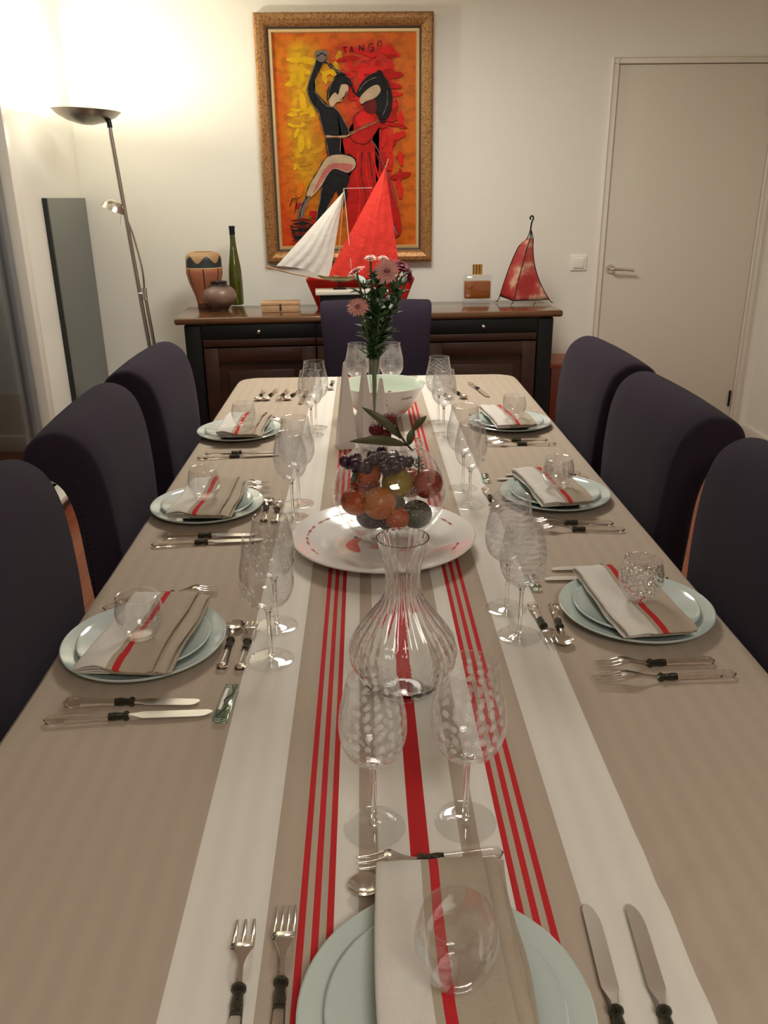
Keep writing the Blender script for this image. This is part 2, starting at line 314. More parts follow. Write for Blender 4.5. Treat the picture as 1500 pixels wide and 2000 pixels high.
def potmat():
    m_, nt, b = nm('mauve_burnished_clay'); tc = N(nt, 'ShaderNodeTexCoord'); sp = N(nt, 'ShaderNodeSeparateXYZ'); L(nt, tc, 'Object', sp, 0)
    n = N(nt, 'ShaderNodeTexNoise', Scale=12); L(nt, tc, 'Object', n, 'Vector')
    a = N(nt, 'ShaderNodeMath', _operation='MULTIPLY_ADD'); L(nt, n, 'Fac', a, 0); a.inputs[1].default_value = .02; L(nt, sp, 2, a, 2)
    r = ramp(nt, [(.03, (.075, .035, .025)), (.075, (.24, .145, .115)), (.125, (.21, .13, .105)), (.145, (.03, .02, .018))]); L(nt, a, 0, r, 'Fac'); L(nt, r, 'Color', b, 'Base Color'); b.inputs['Roughness'].default_value = .35; return m_
M['pot'] = potmat()

# ------------------------------------------------------------------ mesh helpers
def mesh_from(bm, name, mats, smooth=True, angle=40):
    me = bpy.data.meshes.new(name); bm.normal_update(); bm.to_mesh(me); bm.free()
    for mt in (mats if isinstance(mats, (list, tuple)) else [mats]): me.materials.append(mt)
    if smooth:
        me.polygons.foreach_set('use_smooth', [True] * len(me.polygons))
        try: me.set_sharp_from_angle(angle=radians(angle))
        except Exception: pass
    return me
def obj(name, bm, mats, parent=None, loc=None, rot=None, smooth=True, angle=40, recalc=True):
    if isinstance(mats, str): mats = M[mats]
    if recalc: bmesh.ops.recalc_face_normals(bm, faces=bm.faces)
    o = bpy.data.objects.new(name, mesh_from(bm, name, mats, smooth, angle)); COL.objects.link(o)
    if parent: o.parent = parent
    if loc is not None: o.location = loc
    if rot is not None: o.rotation_euler = rot
    return o
def thing(name, label, cat, loc=(0, 0, 0), rz=0, group=None, rot=None):
    o = bpy.data.objects.new(name, None); COL.objects.link(o); o.location = loc; o.rotation_euler = rot or (0, 0, rz)
    o.empty_display_size = .05; o['label'] = label; o['category'] = cat
    if group: o['group'] = group
    return o
def tag(o, label, cat, group=None):
    o['label'] = label; o['category'] = cat
    if group: o['group'] = group
    return o
def struct(o): o['kind'] = 'structure'; return o
def NB(): return bmesh.new()
def box(bm, c, s, bev=0, seg=2, mi=0, rz=0):
    r = bmesh.ops.create_cube(bm, size=1); vs = r['verts']
    bmesh.ops.scale(bm, verts=vs, vec=s)
    if rz: bmesh.ops.rotate(bm, verts=vs, cent=(0, 0, 0), matrix=Matrix.Rotation(rz, 3, 'Z'))
    bmesh.ops.translate(bm, verts=vs, vec=c)
    fs = {f for v in vs for f in v.link_faces}
    for f in fs: f.material_index = mi
    if bev:
        es = list({e for v in vs for e in v.link_edges})
        g = bmesh.ops.bevel(bm, geom=es, offset=bev, segments=seg, affect='EDGES', profile=.5)
        for f in g['faces']: f.material_index = mi
    return bm
def lathe(bm, prof, seg=48, c=(0, 0, 0), close=False, mod=None, mi=0):
    """prof = [(r,z)...]; v of the UV runs along the profile"""
    uvl = bm.loops.layers.uv.verify(); n = len(prof); ds = [0]
    for a, b in zip(prof, prof[1:]): ds.append(ds[-1] + sqrt((a[0] - b[0]) ** 2 + (a[1] - b[1]) ** 2))
    T = ds[-1] or 1; rings = []
    for k, (r, z) in enumerate(prof):
        if r < 1e-6: rings.append([bm.verts.new((c[0], c[1], c[2] + z))]); continue
        ring = []
        for i in range(seg):
            a = 2 * pi * i / seg; rr = r if mod is None else mod(r, z, a)
            ring.append(bm.verts.new((c[0] + rr * cos(a), c[1] + rr * sin(a), c[2] + z)))
        rings.append(ring)
    idx = list(range(n - 1)) + ([n - 1] if close else [])
    for k in idx:
        A, B = rings[k], rings[(k + 1) % n]
        va, vb = ds[k] / T, (ds[k + 1] / T if k + 1 < n else 1)
        if len(A) == 1 and len(B) == 1: continue
        for i in range(seg):
            j = (i + 1) % seg; u0, u1 = i / seg, (i + 1) / seg
            if len(A) == 1: vs = [A[0], B[j], B[i]]; us = [((u0 + u1) / 2, va), (u1, vb), (u0, vb)]
            elif len(B) == 1: vs = [A[i], A[j], B[0]]; us = [(u0, va), (u1, va), ((u0 + u1) / 2, vb)]
            else: vs = [A[i], A[j], B[j], B[i]]; us = [(u0, va), (u1, va), (u1, vb), (u0, vb)]
            f = bm.faces.new(vs); f.material_index = mi
            for lp, t in zip(f.loops, us): lp[uvl].uv = t
    return bm
def spl(pts, n=6, closed=False):
    P = [Vector(p) for p in pts]; out = []; m_ = len(P)
    rng = range(m_) if closed else range(m_ - 1)
    for i in rng:
        if closed: a, b, c, d = P[(i - 1) % m_], P[i], P[(i + 1) % m_], P[(i + 2) % m_]
        else: a, b, c, d = P[max(i - 1, 0)], P[i], P[i + 1], P[min(i + 2, m_ - 1)]
        for k in range(n):
            t = k / n
            out.append(.5 * ((2 * b) + (c - a) * t + (2 * a - 5 * b + 4 * c - d) * t * t + (3 * b - a - 3 * c + d) * t ** 3))
    if not closed: out.append(P[-1])
    return out
def tube(bm, pts, rad, seg=10, mi=0, flat=1.0, caps=True):
    P = [Vector(p) for p in pts]; n = len(P); R_ = rad if isinstance(rad, (list, tuple)) else [rad] * n
    t0 = (P[1] - P[0]).normalized(); u = t0.cross(Vector((0, 0, 1)))
    if u.length < 1e-3: u = Vector((1, 0, 0))
    u.normalize(); rings = []
    for i in range(n):
        t = (P[min(i + 1, n - 1)] - P[max(i - 1, 0)]).normalized()
        u = (u - t * u.dot(t)); u.normalize(); v = t.cross(u)
        rings.append([bm.verts.new(P[i] + (u * cos(2 * pi * k / seg) + v * sin(2 * pi * k / seg) * flat) * R_[i]) for k in range(seg)])
    for A, B in zip(rings, rings[1:]):
        for k in range(seg):
            f = bm.faces.new((A[k], A[(k + 1) % seg], B[(k + 1) % seg], B[k])); f.material_index = mi
    if caps:
        for rg in (rings[0], rings[-1]):
            f = bm.faces.new(rg); f.material_index = mi
    return bm
def ribbon(bm, secs, mi=0):
    """secs: (y, x_left, x_right, z, thickness) rectangular sections with chamfered sides"""
    rings = []
    for (y, xl, xr, z, th) in secs:
        h = th / 2; wdt = xr - xl; e = min(h, wdt * .25)
        rings.append([bm.verts.new(p) for p in ((xl, y, z), (xl + e, y, z + h), (xr - e, y, z + h), (xr, y, z), (xr - e, y, z - h), (xl + e, y, z - h))])
    for A, B in zip(rings, rings[1:]):
        for k in range(6):
            f = bm.faces.new((A[k], A[(k + 1) % 6], B[(k + 1) % 6], B[k])); f.material_index = mi
    bm.faces.new(rings[0]).material_index = mi; bm.faces.new(rings[-1]).material_index = mi
    return bm
def sheet(bm, fn, nu, nv, th, mi=0, uv=True):
    """thick sheet from fn(u,v)->Vector"""
    G = [[fn(i / nu, j / nv) for j in range(nv + 1)] for i in range(nu + 1)]
    uvl = bm.loops.layers.uv.verify()
    def nrm(i, j):
        a = G[min(i + 1, nu)][j] - G[max(i - 1, 0)][j]; b = G[i][min(j + 1, nv)] - G[i][max(j - 1, 0)]
        n = a.cross(b); return n.normalized() if n.length > 1e-12 else Vector((0, 0, 1))
    A = [[bm.verts.new(G[i][j] + nrm(i, j) * th / 2) for j in range(nv + 1)] for i in range(nu + 1)]
    B = [[bm.verts.new(G[i][j] - nrm(i, j) * th / 2) for j in range(nv + 1)] for i in range(nu + 1)]
    def q(vs, us):
        f = bm.faces.new(vs); f.material_index = mi
        for lp, t in zip(f.loops, us): lp[uvl].uv = t
    for i in range(nu):
        for j in range(nv):
            us = [(i / nu, j / nv), ((i + 1) / nu, j / nv), ((i + 1) / nu, (j + 1) / nv), (i / nu, (j + 1) / nv)]
            q((A[i][j], A[i + 1][j], A[i + 1][j + 1], A[i][j + 1]), us)
            q((B[i][j + 1], B[i + 1][j + 1], B[i + 1][j], B[i][j]), us[::-1])
    for i in range(nu):
        for j in (0, nv): q((A[i][j], B[i][j], B[i + 1][j], A[i + 1][j]), [(i / nu, j / nv)] * 2 + [((i + 1) / nu, j / nv)] * 2)
    for j in range(nv):
        for i in (0, nu): q((A[i][j], A[i][j + 1], B[i][j + 1], B[i][j]), [(i / nu, j / nv)] * 4)
    return bm
def sphere(bm, c, r, sc=(1, 1, 1), seg=24, mi=0, rot=None):
    g = bmesh.ops.create_uvsphere(bm, u_segments=seg, v_segments=max(8, seg // 2), radius=r); vs = g['verts']
    bmesh.ops.scale(bm, verts=vs, vec=sc)
    if rot is not None: bmesh.ops.rotate(bm, verts=vs, cent=(0, 0, 0), matrix=rot)
    bmesh.ops.translate(bm, verts=vs, vec=c)
    for f in {f for v in vs for f in v.link_faces}: f.material_index = mi
    return bm
def dup(root, loc=None, rz=None, label=None, group=None):
    r = root.copy(); COL.objects.link(r)
    if loc is not None: r.location = loc
    if rz is not None: r.rotation_euler = (0, 0, rz)
    if label: r['label'] = label
    if group: r['group'] = group
    for ch in root.children:
        c = ch.copy(); COL.objects.link(c); c.parent = r
        for g in ch.children:
            d = g.copy(); COL.objects.link(d); d.parent = c
    return r

# ------------------------------------------------------------------ room shell
XL, XR, YB, YF, ZC = -1.66, 2.385, 5.10, -2.6, 2.62
T = .12
b = NB(); box(b, ((XL + XR) / 2, (YB + YF) / 2, -.05), (XR - XL + 2 * T, YB - YF + 2 * T, .1)); struct(obj('floor', b, 'floor', smooth=False))
b = NB(); box(b, ((XL + XR) / 2, (YB + YF) / 2, ZC + .05), (XR - XL + 2 * T, YB - YF + 2 * T, .1)); struct(obj('ceiling', b, 'ceiling', smooth=False))
# back wall with the doorway left open for the door leaf
DX0, DX1, DZ = 1.345, 2.318, 2.20
b = NB()
box(b, ((XL - T + DX0) / 2, YB + T / 2, ZC / 2), (DX0 - XL + T, T, ZC)); box(b, ((DX0 + DX1) / 2, YB + T / 2, (DZ + ZC) / 2), (DX1 - DX0, T, ZC - DZ))
box(b, ((DX1 + XR + T) / 2, YB + T / 2, ZC / 2), (XR + T - DX1, T, ZC)); struct(obj('wall_back', b, 'wall', smooth=False))
b = NB(); box(b, (XR + T / 2, (YB + YF) / 2, ZC / 2), (T, YB - YF, ZC)); struct(obj('wall_right', b, 'wall', smooth=False))
b = NB(); box(b, ((XL + XR) / 2, YF - T / 2, ZC / 2), (XR - XL + 2 * T, T, ZC)); struct(obj('wall_front', b, 'wall', smooth=False))
# left wall with the glazed sliding-door opening
WY0, WY1, WZ0, WZ1 = 1.0, 4.14, .12, 2.36
b = NB()
box(b, (XL - T / 2, (WY1 + YB) / 2, ZC / 2), (T, YB - WY1, ZC)); box(b, (XL - T / 2, (YF + WY0) / 2, ZC / 2), (T, WY0 - YF, ZC))
box(b, (XL - T / 2, (WY0 + WY1) / 2, (WZ1 + ZC) / 2), (T, WY1 - WY0, ZC - WZ1)); box(b, (XL - T / 2, (WY0 + WY1) / 2, WZ0 / 2), (T, WY1 - WY0, WZ0))
struct(obj('wall_left', b, 'wall', smooth=False))
# window: white casing, grey frame, panes
wroot = bpy.data.objects.new('window_1', None); COL.objects.link(wroot); wroot.location = (XL, WY1, 0); wroot['kind'] = 'structure'
b = NB()
for y in (-.035,): box(b, (-.03, y, (WZ0 + WZ1) / 2), (.10, .07, WZ1 - WZ0), .004)
box(b, (-.03, WY0 - WY1 + .035, (WZ0 + WZ1) / 2), (.10, .07, WZ1 - WZ0), .004); box(b, (-.03, (WY0 - WY1) / 2, WZ1 - .035), (.10, WY1 - WY0 - .14, .07), .004)
obj('window_casing', b, 'trim', wroot)
b = NB()
for y in (-.105, -.70, -1.60, -2.4, -3.03): box(b, (-.05, y, (WZ0 + WZ1) / 2 - .03), (.045, .062, WZ1 - WZ0 - .07), .004)
for z in (WZ0 + .03, WZ1 - .10): box(b, (-.05, -1.57, z), (.045, 2.93, .06), .004)
obj('window_frame', b, 'alu', wroot)
b = NB(); box(b, (-.05, -1.57, (WZ0 + WZ1) / 2 - .03), (.006, 2.86, WZ1 - WZ0 - .16)); obj('window_pane', b, 'pane', wroot, smooth=False)
b = NB(); box(b, (.035, -1.52, WZ0 - .015), (.13, 3.2, .03), .005); obj('window_sill', b, 'trim', wroot)
# dark terrace outside
b = NB(); box(b, (XL - 2.2, 3.0, -.1), (4.1, 8, .1)); o = struct(obj('floor_outside', b, plain('night_terrace_stone', (.06, .06, .055), .8), smooth=False)); o.name = 'floor_terrace'
# baseboards
b = NB(); box(b, ((XL + DX0) / 2, YB - .008, .05), (DX0 - XL, .016, .10), .003); struct(obj('baseboard_back', b, 'trim'))
b = NB(); box(b, (XR - .008, (YB + YF) / 2, .05), (.016, YB - YF - .04, .10), .003); struct(obj('baseboard_right', b, 'trim'))
b = NB(); box(b, (XL + .008, (YB + YF) / 2, .05), (.016, YB - YF - .04, .10), .003); struct(obj('baseboard_left', b, 'trim'))
# door
droot = bpy.data.objects.new('door_1', None); COL.objects.link(droot); droot.location = (DX0, YB, 0); droot['kind'] = 'structure'
b = NB(); W_ = DX1 - DX0
for x, wd in ((.018, .036), (W_ - .018, .036)): box(b, (x, .03, DZ / 2), (wd, .10, DZ), .004)
box(b, (W_ / 2, .03, DZ - .018), (W_ - .072, .10, .036), .004)
for x in (.004, .032, W_ - .032, W_ - .004): box(b, (x, -.023, DZ / 2 - .002), (.006, .012, DZ - .004), .0015)
for z in (DZ - .004, DZ - .032): box(b, (W_ / 2, -.023, z), (W_ - .02, .012, .006), .0015)
obj('door_frame', b, 'trim', droot)
b = NB(); box(b, (.4865, .008, 1.084), (.896, .04, 2.153), .003); leaf = obj('door_leaf', b, 'door', droot)
b = NB(); tube(b, [(.083, -.012, 1.075), (.083, -.022, 1.075)], .026, 24); tube(b, spl([(.083, -.022, 1.075), (.083, -.055, 1.075), (.10, -.062, 1.075), (.16, -.060, 1.072), (.215, -.058, 1.066)], 6), [.009] * 8 + [.0085] * 10 + [.0075] * 7, 14)
h = obj('door_handle', b, 'chrome', leaf); h['label'] = 'chrome lever handle'
for z in (.27, 1.95):
    b = NB(); tube(b, [(W_ - .055, -.016, z - .05), (W_ - .055, -.016, z + .05)], .007, 12); obj('hinge', b, 'iron', droot)
b = NB(); box(b, (W_ / 2, .075, DZ / 2), (W_, .02, DZ)); struct(obj('trim_1', b, 'trim', loc=(DX0, YB, 0), smooth=False))
# light switch
t = thing('light_switch', 'square white rocker light switch on the back wall left of the door', 'light switch', (1.237, YB, 1.11))
b = NB(); box(b, (0, -.005, 0), (.098, .010, .088), .004, 3); obj('switch_plate', b, 'white_plastic', t)
b = NB(); box(b, (0, -.012, 0), (.062, .010, .058), .003, 3); obj('rocker', b, 'white_plastic', t)

# wall mirror
t = thing('wall_mirror', 'tall narrow grey mirror panel with a black edge on the left wall', 'mirror', (XL, 4.78, .9), rot=(radians(-4), 0, 0))
t.rotation_euler = (0, 0, 0)
b = NB(); box(b, (.014, -.0, -.02), (.014, .615, 1.25), .001); obj('mirror_glass', b, 'mirror', t, smooth=False)
b = NB(); box(b, (.0125, -.3175, -.02), (.025, .02, 1.25), .002); obj('edge_profile', b, 'mirror_edge', t)

# ------------------------------------------------------------------ dining table + cloth
TX, TY0, TY1, TZ = .598, .22, 3.62, .745
t = thing('dining_table', 'long wooden dining table hidden under the striped cloth', 'table', (0, (TY0 + TY1) / 2, 0))
b = NB(); box(b, (0, 0, TZ - .02), (2 * TX - .02, TY1 - TY0 - .02, .04), .01); obj('tabletop', b, 'tablewood', t)
b = NB(); box(b, (0, 0, TZ - .085), (.86, TY1 - TY0 - .5, .09), .004); obj('apron', b, 'tablewood', t)
for x in (-.38, .38):
    for y in (-1.42, 1.42):
        b = NB(); box(b, (x, y, (TZ - .04) / 2), (.07, .07, TZ - .04), .006); obj('leg', b, 'tablewood', t)
def rrect(hx, hy, r, n=8):
    pts = []
    for cx_, cy_, a0 in ((hx - r, hy - r, 0), (-hx + r, hy - r, 90), (-hx + r, -hy + r, 180), (hx - r, -hy + r, 270)):
        for k in range(n + 1):
            a = radians(a0 + 90 * k / n); pts.append((cx_ + r * cos(a), cy_ + r * sin(a)))
    return pts
def cloth():
    bm = NB(); Yc = (TY0 + TY1) / 2; hy = (TY1 - TY0) / 2; nx, ny = 120, 300; sk = .20; R = .085
    # flat top as a rounded grid whose border rolls over the table edge
    def warp(u, v):   # u,v in [-1,1] over top + skirt
        X = u * (TX + sk); Y = v * (hy + sk)
        # rounded-rectangle distance
        qx, qy = abs(X) - (TX - R), abs(Y) - (hy - R)
        if qx > 0 and qy > 0:
            d = max(qx, qy); ang = atan2(qy, qx) if max(qx, qy) > 1e-9 else 0
            d = max(qx, qy) ; rr = d
            dirx, diry = cos(ang), sin(ang)
        elif qx > qy: rr, dirx, diry = qx, 1, 0; 
        else: rr, dirx, diry = qy, 0, 1
        sX, sY = (1 if X >= 0 else -1), (1 if Y >= 0 else -1)
        inside = rr <= R
        s_ = max(0, rr - R)      # length past the edge
        er = .010
        if s_ < er * pi / 2: th = s_ / er; out, dz = er * sin(th), er * (1 - cos(th))
        else: out, dz = er, er + (s_ - er * pi / 2)
        bx = min(abs(X), TX - R) if qx > 0 else abs(X); by = min(abs(Y), hy - R) if qy > 0 else abs(Y)
        if inside and not (qx > 0 and qy > 0): x, y = abs(X), abs(Y)
        else:
            rad = min(rr, R) + out
            x = (bx + dirx * rad) if (qx > 0 and (dirx > 0)) else abs(X)
            y = (by + diry * rad) if (qy > 0 and (diry > 0)) else abs(Y)
        z = TZ + .005 - dz
        wob = .0
        if dz > .02:
            ph = (Y if dirx > diry else X) * 14
            wob = .006 * sin(ph + 1.3 * sin(ph * .37)) * min(1, (dz - .02) / .12) + .002
        x += wob * dirx; y += wob * diry
        # gentle wrinkles near the front right and a fold ridge across the right side
        px, py = sX * x, Yc + sY * y
        if dz < 1e-4:
            z += .0036 * math.exp(-((px - .305) ** 2 / .0026 + (py - .66) ** 2 / .022)) * (sin((px * .7 - py) * 62 + 2.5 * noise.noise(Vector((px * 8, py * 8, 0)))) + 1)
            z += .0012 * math.exp(-((py - 1.565 - .05 * (px - .4)) / .012) ** 2) * (1 if px > .27 else 0)
            z += .0006 * noise.noise(Vector((px * 4, py * 4, 0)))
        return Vector((px, py, z))
    V = [[bm.verts.new(warp(-1 + 2 * i / nx, -1 + 2 * j / ny)) for j in range(ny + 1)] for i in range(nx + 1)]
    for i in range(nx):
        for j in range(ny): bm.faces.new((V[i][j], V[i + 1][j], V[i + 1][j + 1], V[i][j + 1]))
    o = obj('tablecloth', bm, 'cloth')
    so = o.modifiers.new('thickness', 'SOLIDIFY'); so.thickness = .0016; so.offset = 0
    return o
TCZ = TZ + .0062   # top of the cloth
tag(cloth(), 'taupe tablecloth with white bands and red stripes covering the long table', 'tablecloth')

# ------------------------------------------------------------------ chairs
def make_chair(label):
    t = thing('dining_chair', label, 'chair', group='upholstered dining chairs around the table')
    # backrest: side profile (y towards the table is +), swept across the width
    prof = [(-.19, .40), (-.198, .52), (-.212, .66), (-.226, .78), (-.243, .88), (-.262, .95), (-.288, 1.0), (-.33, 1.028), (-.378, 1.024), (-.412, .998), (-.424, .962), (-.412, .930),
            (-.385, .918), (-.358, .905), (-.334, .87), (-.315, .80), (-.300, .68), (-.288, .54), (-.278, .40)]
    prof = [(y + .034 * max(0, min(1, (z - .62) / .36)), z - .006 * max(0, (z - .8) / .2)) for y, z in prof]
    P = [Vector((y, z)) for y, z in prof]; P = [Vector((p[0], p[1])) for p in spl([(q[0], q[1], 0) for q in P], 3, True)]
    cen = [Vector((-.245, .0))]
    def inset(P, e):
        n = len(P); out = []
        area = sum(P[i].x * P[(i + 1) % n].y - P[(i + 1) % n].x * P[i].y for i in range(n)); sg = 1 if area > 0 else -1
        for i in range(n):
            tn = (P[(i + 1) % n] - P[i - 1]).normalized(); nn = Vector((-tn.y, tn.x)) * sg
            out.append(P[i] + nn * e)
        return out
    bm = NB(); rings = []
    for s, e in ((-1, .020), (-.992, .010), (-.972, .004), (-.94, 0), (-.6, -.003), (-.2, -.005), (.2, -.005), (.6, -.003), (.94, 0), (.972, .004), (.992, .010), (1, .020)):
        Q = inset(P, e); ring = []
        for q in Q:
            zf = max(0, min(1, (q.y - .45) / .55)); hw = .232 + .040 * zf
            ring.append(bm.verts.new((s * hw, q.x, q.y)))
        rings.append(ring)
    n = len(P)
    for A, B in zip(rings, rings[1:]):
        for k in range(n): bm.faces.new((A[k], A[(k + 1) % n], B[(k + 1) % n], B[k]))
    for rg in (rings[0], rings[-1]):
        bmesh.ops.triangulate(bm, faces=[bm.faces.new(rg)])
    obj('backrest', bm, 'fabric', t, angle=70)
    bm = NB()
    box(bm, (0, .03, .42), (.49, .47, .12), .028, 4); obj('seat', bm, 'fabric', t)
    for sx in (-1, 1):
        bm = NB(); pth = []
        for k in range(34):
            z = .42 + k * .0145; zf = max(0, (z - .45) / .55); y = -.279 - .022 * (z - .42) / .4 - max(0, z - .78) * .12 + .034 * max(0, min(1, (z - .62) / .36))
            p_ = (sx * (.229 + .040 * zf), y + .006, z); pth.append(p_); sphere(bm, p_, .0042, seg=8)
        tube(bm, pth, .0012, 6); o = obj('nailhead_trim', bm, 'nail', t); o['label'] = 'row of small dark nailheads down the rear edge'
    for sx in (-1, 1):
        bm = NB(); tube(bm, [(sx * .205, .225, .37), (sx * .205, .228, 0)], [.022, .015], 12); obj('leg', bm, 'legwood', t)
        bm = NB(); tube(bm, spl([(sx * .20, -.235, .42), (sx * .20, -.25, .2), (sx * .20, -.30, 0)], 4), [.022] * 5 + [.018] * 4, 12); obj('leg', bm, 'legwood', t)
    return t
chairs = [  # x, y, facing, label
    (-.430, 1.31, -88, 'plum-grey upholstered chair nearest on the left side of the table'),
    (-.438, 2.03, -86.5, 'plum-grey scroll-back chair in the middle of the left side of the table'),
    (-.450, 2.70, -90, 'plum-grey scroll-back chair on the left, farthest, beside the floor lamp'),
    (.425, 1.36, 90, 'plum-grey upholstered chair nearest on the right side of the table'),
    (.425, 2.05, 90, 'plum-grey scroll-back chair in the middle of the right side of the table'),
    (.435, 2.68, 91, 'plum-grey scroll-back chair on the right, farthest, in front of the door'),
    (.005, 3.80, 180, 'plum-grey upholstered chair at the far end of the table before the sideboard')]
c0 = None
for x, y, a, lb in chairs:
    if c0 is None: c0 = make_chair(lb); c0.location = (x, y, 0); c0.rotation_euler = (0, 0, radians(a))
    else: dup(c0, (x, y, 0), radians(a), lb)

# ------------------------------------------------------------------ plates, napkins, tumblers
Z0 = TCZ
def plate_bm(R, well, h, foot):
    bm = NB(); th = .0042
    prof = [(0, .0055), (well * .9, .0055), (well, .0065), (well + .010, .011), (R * .93, h - .003), (R - .002, h), (R, h - .0012), (R - .001, h - .004), (well + .012, .0062), (foot + .004, .0022), (foot, 0), (foot - .004, 0), (foot - .006, .0018), (0, .0018)]
    return lathe(bm, prof, 72)
dinner = tag(obj('dinner_plate', plate_bm(.1425, .088, .021, .075), 'ceramic'), '', 'plate', 'large pale dinner plates'); 
dessert = tag(obj('dessert_plate', plate_bm(.1155, .070, .019, .060), 'ceramic'), '', 'plate', 'small pale plates on the dinner plates')
def napkin_bm(wd, ln, layers, seed, fan=.004, lift=.0, sag=.006):
    """folded napkin: one cloth folded back and forth across its width, softly rumpled; UV u places the woven stripe"""
    bm = NB(); uvl = bm.loops.layers.uv.verify(); th = .0026; gap = .0060; nseg = 20; path = []   # (s across, layer height, u colour)
    for l in range(layers):
        shift = fan * (layers - 1 - l); rev = (layers - 1 - l) % 2 == 1
        for k in range(nseg + 1):
            q = k / nseg; q = 1 - q if rev else q
            u = q if l == layers - 1 else (.2 if q < .35 else .8)
            path.append((-wd / 2 + wd * q + shift * (.15 + .85 * q), l * gap, u, .0024 * math.exp(-((q - 1) / .05) ** 2) - .0012 * math.exp(-((q - .88) / .035) ** 2)))
        if l < layers - 1:
            e = path[-1]; sg = 1 if e[0] > 0 else -1
            for k in (1, 2, 3):
                a_ = -pi / 2 + pi * k / 4; path.append((e[0] - fan * .5 * (k / 4) * (1 if sg > 0 else .15) + sg * gap * .55 * cos(a_), e[1] + gap / 2 + gap / 2 * sin(a_), .8 if sg > 0 else .2, 0))
    ny = 34; rows = []; n = len(path); H = gap * (layers - 1)
    for j in range(ny + 1):
        v = j / ny; y = -ln / 2 + ln * v; row = []
        for (x, z, u, hem) in path:
            top = z / H; xr = (x + wd / 2) / wd
            end = max(0, 1 - v / .09) ; end2 = max(0, 1 - (1 - v) / .07)
            zz = z - (z * .22) * end ** 3 - z * .35 * end2 ** 2                      # rounded near and far folds
            yy = y - (.010 * top * sin(end * pi / 2)) - .004 * (1 - top) * 0 + .006 * (1 - top) * end + .004 * noise.noise(Vector((x * 9, seed, z * 200))) * (end + end2)
            zz += (.0035 * noise.noise(Vector((x * 15 + seed * 3, y * 11, seed))) + .0015 * noise.noise(Vector((x * 50, y * 40, seed)))) * (.35 + .8 * top)
            zz += lift * top * math.exp(-((xr - .22) / .22) ** 2 - ((v - .03) / .12) ** 2)
            dd = abs(y) / (ln / 2); zz -= sag * max(0, dd - .7) ** 1.3 * 3 * (1 if v > .5 else .4)
            xx = x + .0045 * sin(y * 15 + seed) + .0022 * (1 - top) * sin(y * 38 + z * 900) + .004 * noise.noise(Vector((z * 300, y * 10, seed + 5))) * (1 if xr > .5 else .4)
            xx *= 1 + .05 * (v - .5) * (1 if seed % 2 > 1 else -1)
            row.append(Vector((xx, yy, .003 + max(zz, z * .4) + hem)))
        rows.append(row)
    def nr(j, i):
        a = rows[j][min(i + 1, n - 1)] - rows[j][max(i - 1, 0)]; b_ = rows[min(j + 1, ny)][i] - rows[max(j - 1, 0)][i]
        q = a.cross(b_); return q.normalized() if q.length > 1e-12 else Vector((0, 0, 1))
    A = [[bm.verts.new(rows[j][i] + nr(j, i) * th / 2) for i in range(n)] for j in range(ny + 1)]
    B = [[bm.verts.new(rows[j][i] - nr(j, i) * th / 2) for i in range(n)] for j in range(ny + 1)]
    def q(vs, us):
        f = bm.faces.new(vs)
        for lp, t_ in zip(f.loops, us): lp[uvl].uv = t_
    for j in range(ny):
        for i in range(n - 1):
            us = [(path[i][2], j / ny), (path[i + 1][2], j / ny), (path[i + 1][2], (j + 1) / ny), (path[i][2], (j + 1) / ny)]
            q((A[j][i], A[j][i + 1], A[j + 1][i + 1], A[j + 1][i]), us); q((B[j + 1][i], B[j + 1][i + 1], B[j][i + 1], B[j][i]), us[::-1])
        for i in (0, n - 1): q((A[j][i], A[j + 1][i], B[j + 1][i], B[j][i]), [(path[i][2], 0)] * 4)
    for i in range(n - 1):
        for j in (0, ny): q((A[j][i], A[j][i + 1], B[j][i + 1], B[j][i]), [(path[i][2], 0), (path[i + 1][2], 0)] * 2)
    return bm
def tumbler_bm():
    o_ = [(0, 0), (.017, 0), (.024, .003), (.034, .018), (.0395, .036), (.040, .050), (.037, .066), (.0335, .078)]
    i_ = [(.0325, .078), (.036, .066), (.039, .050), (.0385, .036), (.033, .019), (.023, .0075), (0, .0065)]
    P = [(p.x, p.y) for p in spl([(a, b_, 0) for a, b_ in o_], 3)] + [(p.x, p.y) for p in spl([(a, b_, 0) for a, b_ in i_], 3)]
    bm = lathe(NB(), [(max(0, r), z) for r, z in P], 48); lathe(bm, [(.0331 + .0009 * cos(q * pi / 4), .0782 + .0009 * sin(q * pi / 4)) for q in range(8)], 48, close=True); return bm
tumb0 = {}
sets = {  # key: plate centre, napkin rotation, where, tumbler offset, tumbler glass
    'L1': (-.4545, 1.289, -4, 'left side of the table, nearest setting', (.012, -.052), 'glass'),
    'L2': (-.4635, 1.978, -3, 'left side of the table, middle setting', (.008, -.055), 'glass'),
    'L3': (-.4785, 2.690, -3, 'left side of the table, farthest setting', (.03, -.085), 'glass'),
    'R1': (.447, 1.372, 6, 'right side of the table, nearest setting', (-.008, -.035), 'g_hammer'),
    'R2': (.4355, 2.013, 7, 'right side of the table, middle setting', (-.010, -.060), 'g_swirl'),
    'R3': (.440, 2.745, 4, 'right side of the table, farthest setting', (-.005, -.10), 'glass'),
    'N': (.0095, .560, 2, 'near end of the table, at the bottom', (.010, .010), 'glass'),
    }
first = True
